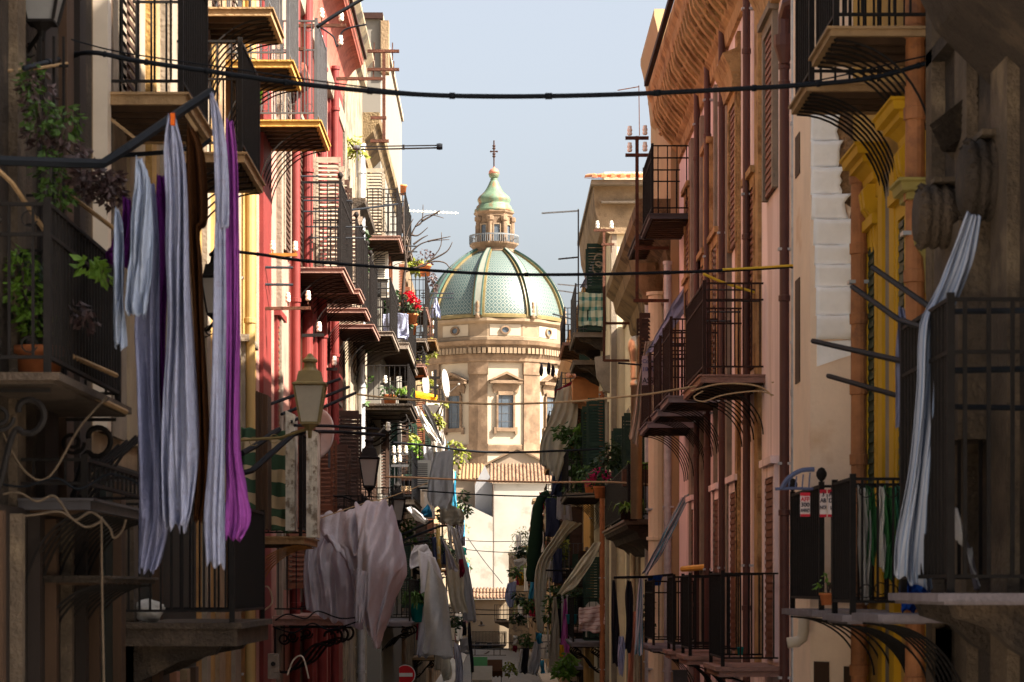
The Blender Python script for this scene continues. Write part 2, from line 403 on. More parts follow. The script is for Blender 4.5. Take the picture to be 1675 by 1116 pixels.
# ================================================================== THE CHURCH
DC = 268.0; K = DC/F
cx0, cy0 = (808-CX)*K, DC
zz = lambda y: (CY-y)*K
rr = lambda px: px*K*1.0
STONE = mat('church_stone', (.12, .077, .047), .9, .4, .8, bump=.3, col2=(.165, .11, .07), s2=.5, th=.5, fine=4)
STONEL = mat('church_stone_light', (.18, .13, .085), .9, .25, .9, bump=.2, fine=4)
PLAST = mat('church_plaster', (.3, .25, .19), .9, .12, .5)
COPPER = mat('copper_green', (.08, .125, .08), .6, .35, 1.2, col2=(.15, .075, .03), s2=.55, th=.58, streak=True)
RIBW = mat('rib_white', (.15, .155, .13), .35, .15, 1)
RIBT = mat('rib_teal', (.03, .065, .055), .4, .3, 1)
RIBY = mat('rib_yellow', (.12, .09, .035), .45, .35, 1.5)
def tile_mat():
    m = bpy.data.materials.new('majolica_tiles'); m.use_nodes = True; t = m.node_tree; N = t.nodes; L = t.links; b = N['Principled BSDF']
    uv = N.new('ShaderNodeUVMap'); sp = N.new('ShaderNodeSeparateXYZ'); L.new(uv.outputs[0], sp.inputs[0])
    def mth(op, a, bb=None, c=None):
        n = N.new('ShaderNodeMath'); n.operation = op
        for i, x in enumerate((a, bb)):
            if x is None: continue
            if isinstance(x, (int, float)): n.inputs[i].default_value = x
            else: L.new(x, n.inputs[i])
        return n.outputs[0]
    def tri(x): return mth('ABSOLUTE', mth('SUBTRACT', mth('FRACT', x), .5))
    d = mth('ADD', tri(sp.outputs[0]), tri(sp.outputs[1]))          # 0..1 diamond distance
    dd = mth('ABSOLUTE', mth('SUBTRACT', d, .5))                    # 0 at the lattice, .5 at the centres
    lat = mth('LESS_THAN', dd, .09)
    ring = mth('MULTIPLY', mth('GREATER_THAN', dd, .22), mth('LESS_THAN', dd, .40))
    ctr = mth('GREATER_THAN', dd, .40)
    tl = mth('MAXIMUM', lat, mth('MULTIPLY', ring, 0.0))
    dark = mth('MAXIMUM', lat, mth('MULTIPLY', mth('GREATER_THAN', dd, .27), 1.0))
    nz = N.new('ShaderNodeTexNoise'); nz.inputs['Scale'].default_value = 5; L.new(uv.outputs[0], nz.inputs[0])
    mx = N.new('ShaderNodeMix'); mx.data_type = 'RGBA'; mx.inputs[6].default_value = (.12, .135, .12, 1); mx.inputs[7].default_value = (.011, .042, .044, 1)
    L.new(mth('MULTIPLY', dark, mth('ADD', mth('MULTIPLY', nz.outputs[0], .6), .62)), mx.inputs[0])
    L.new(mx.outputs[2], b.inputs['Base Color']); b.inputs['Roughness'].default_value = .42
    return m
TILEM = tile_mat()
CH = thing('domed_church', (cx0, cy0, -5), 'tall domed church with green majolica tiled cupola closing the street view', 'church')
C3 = (cx0, cy0, 0)
BAYS = [9.8+45*k for k in range(8)]
A16 = []
for c_ in BAYS: A16 += [R(c_-15.2), R(c_+15.2)]
A16 = sorted(A16)
def ring(prof, name, m, ang=None, n=32, smooth=False, par=None):
    b = MB(); b.lathe([(rr(r), zz(y)) for r, y in prof], C3, n, ang); return b.build(name, m, par or CH, smooth)
ring([(112, 1060), (112, 603)], 'drum', PLAST, A16)
# corner pilasters between the bays
for c_ in BAYS:
    a_ = R(c_+22.5); b = MB()
    for hw, ro, y0, y1 in ((7.6, 116, 1060, 733), (7.6, 115, 733, 622), (8.2, 116.5, 622, 603), (8.4, 118, 745, 733)):
        q = []
        for t_ in (-hw, 0, hw): q.append((a_+R(t_), ro))
        pts = [Vector((cx0+rr(r_)*math.sin(t_), cy0-rr(r_)*math.cos(t_), zz(y0))) for t_, r_ in q]+[Vector((cx0+rr(104)*math.sin(t_), cy0-rr(104)*math.cos(t_), zz(y0))) for t_, r_ in q[::-1]]
        b.prism(pts, (0, 0, zz(y1)-zz(y0)))
    b.build('pilaster', STONE, CH)
ring([(116, 603.2), (118.5, 601), (118.5, 596), (119.5, 593), (119.5, 590), (118, 589), (121, 580), (121, 577), (127, 575), (129, 569.5), (113, 568)], 'cornice', STONE, A16)
ring([(111, 745), (116.5, 744), (116.5, 735), (112.5, 733.5)], 'base_moulding', STONE, A16)
b = MB()
for k in range(8):
    for c_, hw, n in ((BAYS[k], 15.2, 9), (BAYS[k]+22.5, 7.3, 4)):
        a0, a1 = R(c_-hw), R(c_+hw)
        p0 = Vector((math.sin(a0), -math.cos(a0), 0)); p1 = Vector((math.sin(a1), -math.cos(a1), 0)); nrm = ((p0+p1)/2).normalized(); tg = (p1-p0).normalized()
        for i in range(n):
            m_ = p0.lerp(p1, (i+.5)/n); o_ = Vector((cx0, cy0, 0))+m_*rr(118.5)
            hwid = .17; pts = [o_-tg*hwid+nrm*0, o_+tg*hwid, o_+tg*hwid+nrm*.42, o_-tg*hwid+nrm*.42]
            b.prism([p+Vector((0, 0, zz(589.2))) for p in pts], (0, 0, zz(580.3)-zz(589.2)))
b.build('dentils', STONEL, CH)
ring([(111, 568.5), (112.5, 567), (112.5, 562), (110, 561), (110, 541), (112, 540), (117, 537), (117, 533), (114, 532), (108, 531)], 'attic', STONEL, A16)
# bay frames, windows, pediments, oculi
for k, c_ in enumerate(BAYS):
    a_ = R(c_)
    nrm = Vector((math.sin(a_), -math.cos(a_), 0)); tg = Vector((math.cos(a_), math.sin(a_), 0))
    if nrm.y > .5: continue
    ap = rr(112)*math.cos(R(15.2)); O = Vector((cx0, cy0, 0))+nrm*ap
    def pt(u, y, o): return O+tg*(u*K)+nrm*o+Vector((0, 0, zz(y)))
    def slab_(b, poly, o0, o1): b.prism([pt(u, y, o0) for u, y in poly], nrm*(o1-o0))
    f = MB()
    # window surround with ears and brackets
    slab_(f, [(-15, 713), (-15, 655), (-12, 655), (-12, 707), (12, 707), (12, 655), (15, 655), (15, 713)], .02, .32)
    slab_(f, [(-19, 717), (-19, 706), (-15, 706), (-15, 717)], .02, .30); slab_(f, [(15, 717), (15, 706), (19, 706), (19, 717)], .02, .30)
    slab_(f, [(-12, 655), (-12, 649), (12, 649), (12, 655)], .02, .30)
    slab_(f, [(-19, 652), (-22, 642), (-19, 637), (19, 637), (22, 642), (19, 652), (12, 649), (-12, 649)], .02, .26)
    slab_(f, [(-26, 636.8), (-26, 632), (26, 632), (26, 636.8)], .02, .75)
    slab_(f, [(-28, 631.8), (0, 618), (28, 631.8), (22, 631.8), (0, 622), (-22, 631.8)], .02, .85)
    slab_(f, [(-19, 631.7), (0, 622.5), (19, 631.7)], .02, .3)
    fo = f.build('window', STONE, CH)
    g = MB(); slab_(g, [(-11.8, 706.8), (-11.8, 655.2), (11.8, 655.2), (11.8, 706.8)], .02, .06); g.build('pane', mat('blue_pane', (.05, .065, .085), .25, .3, .8, spec=.6), fo)
    g = MB()
    for u in (-6, 6): g.bar(pt(u, 706, .08), pt(u, 656, .08), .03)
    for y in (697, 684, 671): g.bar(pt(-11.5, y, .08), pt(11.5, y, .08), .03)
    g.build('glazing_bar', IRONG, fo)
    # attic panel and oculus
    ap2 = rr(110)*math.cos(R(15.2)); O = Vector((cx0, cy0, 0))+nrm*ap2
    g = MB(); slab_(g, [(-25, 560), (-25, 542), (25, 542), (25, 560)], .01, .05); g.build('panel', PLAST, CH)
    g = MB(); e = 20; ou = [(8.5*math.cos(6.283*i/e), 551-7*math.sin(6.283*i/e)) for i in range(e)]; inn = [(5.6*math.cos(6.283*i/e), 551-4.4*math.sin(6.283*i/e)) for i in range(e)]
    for i in range(e):
        j = (i+1) % e; slab_(g, [ou[i], ou[j], inn[j], inn[i]], .05, .24)
    oc = g.build('oculus', STONE, CH)
    g = MB(); slab_(g, inn, .05, .09); g.build('pane', MC['blue_pane'], oc)
# dome shell with tiles
prof = [(113.5, 531), (112.5, 520), (110, 508), (106, 495), (100, 481), (92.5, 468), (83, 455), (71, 442), (58, 431), (46, 422.5), (36, 416.5), (30, 413)]
fine = curve([(a_, c_, 0) for a_, c_ in prof], 40)
b = MB(); b.uv = []; NS = 96; arc = 0; pv = None
for p in fine:
    if pv is not None: arc += (Vector((rr(p.x), zz(p.y), 0))-Vector((rr(pv.x), zz(pv.y), 0))).length
    pv = p
    for j in range(NS+1):
        q = 2*math.pi*j/NS; qs = ((math.degrees(q)-(9.8-22.5)) % 45)/45
        r_ = rr(p.x)*(1-.012*math.sin(qs*math.pi))
        b.v.append(Vector((cx0+r_*math.sin(q), cy0-r_*math.cos(q), zz(p.y)))); b.uv.append((q/(2*math.pi)*8*7+.3, arc/.86))
for i in range(len(fine)-1):
    for j in range(NS):
        a_ = i*(NS+1)+j; b.f.append((a_, a_+1, a_+NS+2, a_+NS+1))
b.build('dome_shell', TILEM, CH, True)
for c_ in BAYS:
    for off, hw, pr, m, nm in ((0, 2.7, .42, RIBW, 'rib'), (-4.0, 1.15, .22, RIBY, 'rib_border'), (4.0, 1.15, .22, RIBY, 'rib_border'), (-2.9, .35, .45, RIBT, 'rib_edge'), (2.9, .35, .45, RIBT, 'rib_edge')):
        b = MB(); g = []
        for p in fine:
            sc_ = 1.0+.6*(1-p.x/113)
            for o_, e_ in ((off-hw, 0), (off-hw, 1), (off+hw, 1), (off+hw, 0)):
                q = R(c_+22.5+o_*sc_); r_ = rr(p.x)+(pr if e_ else -.3); b.v.append(Vector((cx0+r_*math.sin(q), cy0-r_*math.cos(q), zz(p.y)+(pr*.5 if e_ else 0))))
        for i in range(len(fine)-1):
            for j in range(3): k = i*4+j; b.f.append((k, k+1, k+5, k+4))
        b.build(nm, m, CH, False)
ring([(112, 532), (115.5, 531.5), (115.5, 527), (113.3, 525)], 'dome_border', RIBY, n=64)
for c_ in BAYS:
    q = R(c_+22.5); b = MB(); r_ = rr(117)
    b.lathe([(rr(4), zz(533)), (rr(4), zz(526)), (rr(2.2), zz(525)), (rr(4.2), zz(521)), (rr(2.4), zz(518)), (rr(3.8), zz(514)), (rr(2), zz(511)), (rr(2.8), zz(508)), (rr(.4), zz(505))], (cx0+r_*math.sin(q), cy0-r_*math.cos(q), 0), 10)
    b.build('finial', STONE, CH, True)
# lantern
AL = [R(9.8+45*k+22.5) for k in range(8)]
ring([(34, 418), (36, 413), (34, 411), (34, 409), (38, 405), (41, 402), (41, 399.5), (30, 399)], 'lantern_base', STONE, AL)
ring([(29.5, 400), (29.5, 357), (31, 356), (31, 353), (34, 350), (34, 348), (29, 347)], 'lantern_body', STONE, AL)
for k in range(8):
    a_ = R(9.8+45*k); nrm = Vector((math.sin(a_), -math.cos(a_), 0)); tg = Vector((math.cos(a_), math.sin(a_), 0)); O = Vector((cx0, cy0, 0))+nrm*rr(29.5)*math.cos(R(22.5))
    if nrm.y > .5: continue
    g = MB()
    for u0, u1, y0, y1 in ((-6.5, -4.8, 399, 371), (4.8, 6.5, 399, 371), (-6.5, 6.5, 371, 369)): g.prism([pt(u0, y0, 0), pt(u0, y1, 0), pt(u1, y1, 0), pt(u1, y0, 0)], nrm*.18)
    fo = g.build('lantern_window', STONEL, CH)
    g = MB(); g.prism([pt(-4.8, 399, 0), pt(-4.8, 371, 0), pt(4.8, 371, 0), pt(4.8, 399, 0)], nrm*.03); g.build('pane', MC['blue_pane'], fo)
    a2 = R(9.8+45*k+22.5); g = MB(); g.lathe([(.28, zz(399)), (.28, zz(366)), (.42, zz(364)), (.42, zz(358)), (.3, zz(357))], (cx0+rr(30)*math.sin(a2), cy0-rr(30)*math.cos(a2), 0), 8); g.build('lantern_pilaster', STONE, CH)
b = MB()
for i in range(72):
    q = 6.283*i/72; x, y = cx0+rr(40)*math.sin(q), cy0-rr(40)*math.cos(q); b.box(x-.035, y-.035, zz(400), x+.035, y+.035, zz(387))
for y_ in (388, 387):
    b.tube([(cx0+rr(40)*math.sin(6.283*i/36), cy0-rr(40)*math.cos(6.283*i/36), zz(y_)) for i in range(37)], .06, 4)
b.build('lantern_railing', mat('pale_iron', (.12, .13, .14), .5, .2, 5), CH)
ring([(32, 348.2), (32, 344), (29, 342), (29, 339), (27, 337), (25, 335), (25.5, 332), (27, 329), (27, 326), (25, 322.5), (21, 319), (16, 314), (12, 308), (9, 302), (7, 297), (5.5, 295), (6.5, 293.5), (5, 292)], 'lantern_cap', COPPER, n=24, smooth=True)
ring([(4, 293), (7.5, 290), (9, 285), (8.8, 284.6)], 'ball', COPPER, n=20, smooth=True)
ring([(9, 284.6), (8, 280), (5.5, 277), (2, 275.5), (1.2, 273)], 'ball_cap', mat('red_lead', (.32, .12, .08), .6, .3, 2), n=20, smooth=True)
b = MB(); b.bar((cx0, cy0, zz(277)), (cx0, cy0, zz(230)), .09, 6); b.box(cx0-.36, cy0-.06, zz(249), cx0+.36, cy0+.06, zz(247))
for dx in (-.34, .34): b.lathe([(.02, -.12), (.13, 0), (.02, .12)], (cx0+dx, cy0, zz(248)), 8)
for y_ in (239, 256, 243, 252): b.lathe([(.05, -.2), (.2, 0), (.05, .2)], (cx0, cy0, zz(y_)), 8)
b.build('cross', IRONB, CH)
# ---- nave wall, annexes and tiled roofs in front of the drum
def tiles(b, x0, x1, y0, z0, y1, z1, pitch=.36, r=.13):
    """slope from eave (y0,z0) up to ridge (y1,z1) with rows of barrel tiles"""
    b.quad((x0, y0, z0), (x1, y0, z0), (x1, y1, z1), (x0, y1, z1))
    L = math.hypot(y1-y0, z1-z0); n = int((x1-x0)/pitch)
    for i in range(n):
        x = x0+(i+.5)*pitch; k0 = len(b.v); m_ = max(3, int(L/.5))
        for j in range(m_+1):
            t = j/m_; t = min(1, t)
            for kk in range(5):
                a_ = math.pi*kk/4; w_ = r*(1.0 if j % 2 else .82)
                b.v.append(Vector((x-w_*math.cos(a_), y0+(y1-y0)*t, z0+(z1-z0)*t+.02+w_*1.1*math.sin(a_))))
        for j in range(m_):
            for kk in range(4): q = k0+j*5+kk; b.f.append((q, q+1, q+6, q+5))
        b.f.append(tuple(k0+kk for kk in range(5)))
ROOFT = mat('old_roof_tiles', (.17, .1, .06), .9, .45, 2.5, col2=(.085, .045, .024), s2=1.5, th=.55)
NAVE = mat('nave_white', (.27, .255, .23), .9, .2, .35, col2=(.215, .195, .165), s2=.5, th=.6)
NAVEB = mat('nave_pink', (.22, .17, .125), .9, .12, .6)
X_ = lambda px, D: (px-CX)/F*D
Z_ = lambda py, D: (CY-py)/F*D
NV = thing('church_nave', (X_(840, 235), 240, -5), 'blank white nave wall with tiled roof standing below the dome', 'church wing')
D = 235
b = MB(); b.box(X_(806.5, D), D, -5.2, X_(905, D), D+8, Z_(791, D)); b.build('wall', NAVE, NV)
b = MB(); tiles(b, X_(800, D), X_(905, D), D-.3, Z_(790, D), D+8, Z_(760, D+8)); b.build('roof', ROOFT, NV)
b = MB(); b.tube([(X_(806.5, D), D-.15, Z_(792, D)), (X_(806.5, D), D-.15, -1)], .1, 6); b.build('downpipe', BARK, NV)
AN = thing('gabled_annex', (X_(780, 233), 236, -5), 'white lean-to and narrow gabled block left of the nave wall', 'church wing')
D = 233.5
b = MB(); b.prism([(X_(700, D), D, -5.2), (X_(806, D), D, -5.2), (X_(806, D), D, Z_(846, D)), (X_(765, D), D, Z_(826, D)), (X_(700, D), D, Z_(800, D))], (0, 3, 0)); b.build('wall', NAVE, AN)
b = MB(); D = 236.6; b.prism([(X_(777, D), D, -5), (X_(805.5, D), D, -5), (X_(805.5, D), D, Z_(790, D)), (X_(793, D), D, Z_(761, D)), (X_(777, D), D, Z_(793, D))], (0, 2, 0)); b.build('gable_wall', mat('annex_shaded_white', (.2, .2, .21), .9, .15, .6), AN)  # white gable, its bluish shade put into the wall colour
b = MB(); D = 239; b.box(X_(700, D), D, -5.2, X_(776, D), D+5, Z_(786, D)); b.build('rear_wall', NAVEB, AN)
b = MB(); tiles(b, X_(748, D), X_(792, D), D-.3, Z_(785, D), D+6.5, Z_(760, D+6.5)); b.build('roof', mat('yellow_roof_tiles', (.19, .115, .055), .9, .35, 3), AN)
G = thing('transept_gable', (X_(845, 249), 250, -5), 'low pinkish gable rising between the nave roof and the drum', 'church wing')
D = 248
b = MB(); b.prism([(X_(790, D), D, -5), (X_(910, D), D, -5), (X_(910, D), D, Z_(765, D)), (X_(846, D), D, Z_(736, D)), (X_(796, D), D, Z_(762, D))], (0, 4, 0)); b.build('wall', NAVEB, G)
b = MB(); b.prism([(X_(792, D), D-.3, Z_(763, D)), (X_(846, D), D-.3, Z_(735.5, D)), (X_(912, D), D-.3, Z_(767, D)), (X_(912, D), D-.3, Z_(765, D)), (X_(846, D), D-.3, Z_(732, D)), (X_(790, D), D-.3, Z_(760.5, D))], (0, 4.5, 0)); b.build('coping', STONE, G)
T = thing('street_end_house', (X_(800, 214), 214, -5), 'low cream house with tiled roof closing the street under the church', 'house')
D = 214
b = MB(); b.box(X_(755, D), D, -5.2, X_(832, D), D+6, Z_(981, D)); b.build('wall', mat('end_cream', (.22, .175, .125), .9, .15, .6, col2=(.2, .15, .1), s2=.6, th=.55), T)
b = MB(); tiles(b, X_(755, D), X_(832, D), D-.3, Z_(980, D), D+5.5, Z_(963, D+5.5), .3, .11); b.build('roof', ROOFT, T)
b = MB(); b.box(X_(783, D), D+1.3, Z_(975, D+1), X_(799, D), D+2.2, Z_(972, D+1)); b.build('skylight', WHITE_SH, T)
for i, (xa, ya) in enumerate(((775, 1050), (795, 1050), (775, 1085), (795, 1085))):
    b = MB(); b.box(X_(xa, D), D-.06, Z_(ya+22, D), X_(xa+11, D), D+.05, Z_(ya, D)); o_ = b.build('window', WHITE_SH, T)
    b = MB(); b.box(X_(xa+1.5, D), D-.07, Z_(ya+21, D), X_(xa+9.5, D), D-.03, Z_(ya+1.5, D)); b.build('pane', GLASS, o_)
b = MB(); b.box(X_(772, D), D-1.6, Z_(1056, D)-.0, X_(828, D), D, Z_(1054, D)+.0); o_ = b.build('terrace', SLABD, T)
railing(X_(772, D), X_(828, D), D-1.5, D-.05, Z_(1054, D), 1.1, 1, IRON, o_)
AC = thing('roof_pergola', (X_(797, 190), 190, -5), 'rusty pipe frame terrace standing across the far end of the street', 'terrace frame')
D = 190; b = MB()
for xp in (777, 801, 808, 818): b.bar(P(xp, 1200, D), P(xp, 1062 if xp != 801 else 1072, D), .04)
for yp in (1072, 1078, 1096): b.bar(P(774, yp, D), P(828, yp, D), .035)
b.bar(P(774, 1080, D), P(800, 1066, D+6), .05); b.build('frame', IRONB, AC)

# ================================================================== LEFT SIDE OF THE STREET
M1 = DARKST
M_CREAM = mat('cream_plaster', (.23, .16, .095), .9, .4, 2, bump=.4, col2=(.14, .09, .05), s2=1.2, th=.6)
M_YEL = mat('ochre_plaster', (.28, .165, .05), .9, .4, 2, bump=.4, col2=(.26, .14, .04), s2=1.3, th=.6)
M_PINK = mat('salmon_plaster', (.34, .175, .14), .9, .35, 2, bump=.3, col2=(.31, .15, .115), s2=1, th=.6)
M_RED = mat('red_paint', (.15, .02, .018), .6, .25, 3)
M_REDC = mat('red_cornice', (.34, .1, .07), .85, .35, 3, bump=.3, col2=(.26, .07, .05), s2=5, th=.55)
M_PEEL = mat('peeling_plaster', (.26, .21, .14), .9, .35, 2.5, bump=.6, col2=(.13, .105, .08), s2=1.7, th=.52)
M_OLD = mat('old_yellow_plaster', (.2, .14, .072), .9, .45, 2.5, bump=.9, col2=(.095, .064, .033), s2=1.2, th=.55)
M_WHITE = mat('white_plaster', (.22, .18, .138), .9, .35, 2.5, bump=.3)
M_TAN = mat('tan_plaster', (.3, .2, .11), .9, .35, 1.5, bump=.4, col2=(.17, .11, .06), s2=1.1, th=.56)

L1 = building('dark_house', 'shade-darkened house filling the left edge of the view', -1, 11.5, 19.85, 6.2, DARKST2)
for a_, c_, m in ((14, 28, DARKST), (60, 80, mat('shade_dark_wood', (.02, .013, .01), .8, .4, 4, streak=True)), (96, 108, WOODD), (118, 128, MC['shade_dark_wood'])): pilaster(L1, a_, c_, m, .06, -5, 6.1)  # near-black wood strips carry the shade of this house in their colour
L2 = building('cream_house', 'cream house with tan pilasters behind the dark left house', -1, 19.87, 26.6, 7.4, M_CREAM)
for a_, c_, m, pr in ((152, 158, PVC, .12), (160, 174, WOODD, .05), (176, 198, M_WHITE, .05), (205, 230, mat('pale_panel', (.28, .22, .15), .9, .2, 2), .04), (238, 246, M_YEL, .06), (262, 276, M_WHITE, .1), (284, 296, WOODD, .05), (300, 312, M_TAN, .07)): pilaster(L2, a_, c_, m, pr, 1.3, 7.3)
b = MB(); b.box(-3.29, 19.95, -5, -3.2, 25.9, 1.05); b.build('shade_panel', mat('shade_dark_green', (.014, .018, .014), .7, .4, 4, streak=True), L2)  # dark panel added to stand for shade on the lower wall
for k_, (a_, m_) in enumerate(((20.3, WOODD), (21.0, DARKST), (22.6, WOODD), (23.8, mat('faded_rose', (.34, .17, .11), .9, .3, 3)), (24.6, M_CREAM), (25.3, WOODD))): b = MB(); b.box(-3.2, a_, -5, -3.13, a_+.25, -.8 if k_ > 2 else .9); b.build('shade_panel_strip', m_, L2)
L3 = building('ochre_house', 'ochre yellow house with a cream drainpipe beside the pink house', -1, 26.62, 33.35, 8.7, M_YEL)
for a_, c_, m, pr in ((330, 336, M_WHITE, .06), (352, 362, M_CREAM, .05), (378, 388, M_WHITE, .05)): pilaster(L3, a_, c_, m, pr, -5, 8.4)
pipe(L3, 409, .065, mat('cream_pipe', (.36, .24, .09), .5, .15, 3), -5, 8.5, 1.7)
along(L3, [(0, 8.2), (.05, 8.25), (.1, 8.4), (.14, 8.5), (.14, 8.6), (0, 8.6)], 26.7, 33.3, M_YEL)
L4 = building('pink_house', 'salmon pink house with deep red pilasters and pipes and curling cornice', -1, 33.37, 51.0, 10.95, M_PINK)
for a_, c_, m, pr in ((424, 437, M_RED, .06), (452, 455, M_WHITE, .08), (474, 479, M_RED, .06), (490, 493, M_WHITE, .05), (512, 520, M_RED, .06), (536, 541, M_RED, .05), (549, 555, M_RED, .07)): pilaster(L4, a_, c_, m, pr, -5, 10.2)
for px, rd in ((484, .07), (503, .09), (527, .09), (548, .08)): pipe(L4, px, rd, M_RED, -5, 10.2)
def cove(B, D0, D1, zb, zt, out, m, n=12):
    pts = [(0, zb)]
    for i in range(n+1):
        t = i/n*math.pi/2; pts.append((out*(1-math.cos(t))*.82+.04, zb+.05+(zt-zb-.22)*math.sin(t)))
    pts += [(out*.9, zt-.14), (out*.97, zt-.1), (out, zt-.02), (out, zt), (0, zt)]
    return along(B, pts, D0, D1, m)
cove(L4, 33.4, 50.95, 9.9, 11.05, .5, M_REDC)
along(L4, [(0, 9.5), (.1, 9.55), (.12, 9.85), (0, 9.88)], 33.4, 50.95, M_WHITE, 'frieze')
b = MB(); b.tube([P(520, 0, 36.6), P(545, 40, 41.5), P(572, 97, 49.5)], .035, 6)
b = MB(); b.box(-2.8, 33.3, 11.06, -2.74, 51.0, 11.12); b.build('gutter', IRONB, L4)
L5 = building('peeling_house', 'grey peeling narrow house with weeds and a broken top edge', -1, 51.02, 57.6, 12.4, M_PEEL, X=3.2)
for a_, c_, m, pr in ((570, 575, M_WHITE, .04), (583, 587, M_WHITE, .05)): pilaster(L5, a_, c_, m, pr, -5, 9)
pipe(L5, 591, .09, SILVER, -5, 10, 1.6)
along(L5, [(0, 11.7), (.1, 11.8), (.14, 12.1), (.3, 12.3), (.3, 12.4), (0, 12.4)], 51.1, 57.5, M_PEEL)
along(L5, [(0, 8.2), (.3, 8.4), (.32, 8.5), (0, 8.5)], 53, 57.5, DARKST2, 'ledge')
L6 = building('yellowed_house', 'crumbling yellowish house with stone eave behind the iron utility post', -1, 57.62, 71.8, 11.2, M_OLD)
along(L6, [(0, 10.3), (.12, 10.35), (.15, 10.6), (.35, 10.8), (.42, 10.95), (.5, 11.0), (.5, 11.25), (0, 11.25)], 57.6, 71.8, M_OLD)
for a_, c_, m, pr in ((592, 595, M_WHITE, .08), (606, 610, M_WHITE, .07), (620, 624, M_PEEL, .1)): pilaster(L6, a_, c_, m, pr, -5, 10.3)
pipe(L6, 612, .09, SILVER, -5, 10.2, 1.8)
HB = building('white_block', 'tall plain white block rising behind the red cornice', -1, 61.5, 75, 14.35, mat('block_grey', (.16, .148, .13), .9, .1, .6), X=2.96, depth=4)
b = MB(); b.box(-2.9, 61.4, 14.35, -7.1, 61.7, 14.5); b.build('coping', IRONB, HB); b = MB(); b.box(-2.75, 61.4, 13.0, -2.95, 61.8, 14.3); b.build('side_panel', M_CREAM, HB)
L7 = building('tall_tan_house', 'tan house with brown open shutters left of the bare branches', -1, 71.82, 88, 10.4, M_TAN)
along(L7, [(0, 9.9), (.3, 10.1), (.4, 10.4), (0, 10.4)], 71.8, 88, M_CREAM)
L8 = building('plant_terrace_house', 'ochre house with a planted roof terrace left of the dome', -1, 88.02, 112, 9.2, M_OLD)
along(L8, [(0, 8.8), (.2, 9.0), (.3, 9.2), (0, 9.2)], 88, 112, M_TAN)
L9 = building('far_brown_house', 'brown far house hung with satellite dishes left of the drum', -1, 112.02, 142, 9.3, M_TAN, X=3.4)
L10 = building('far_grey_house', 'low grey far house half hidden by white sheets on the left', -1, 142.02, 178, 7.4, M_PEEL, X=3.4)
L11 = building('last_left_house', 'last pale house on the left before the white nave wall', -1, 178.02, 212, 4.5, M_CREAM, X=3.4)

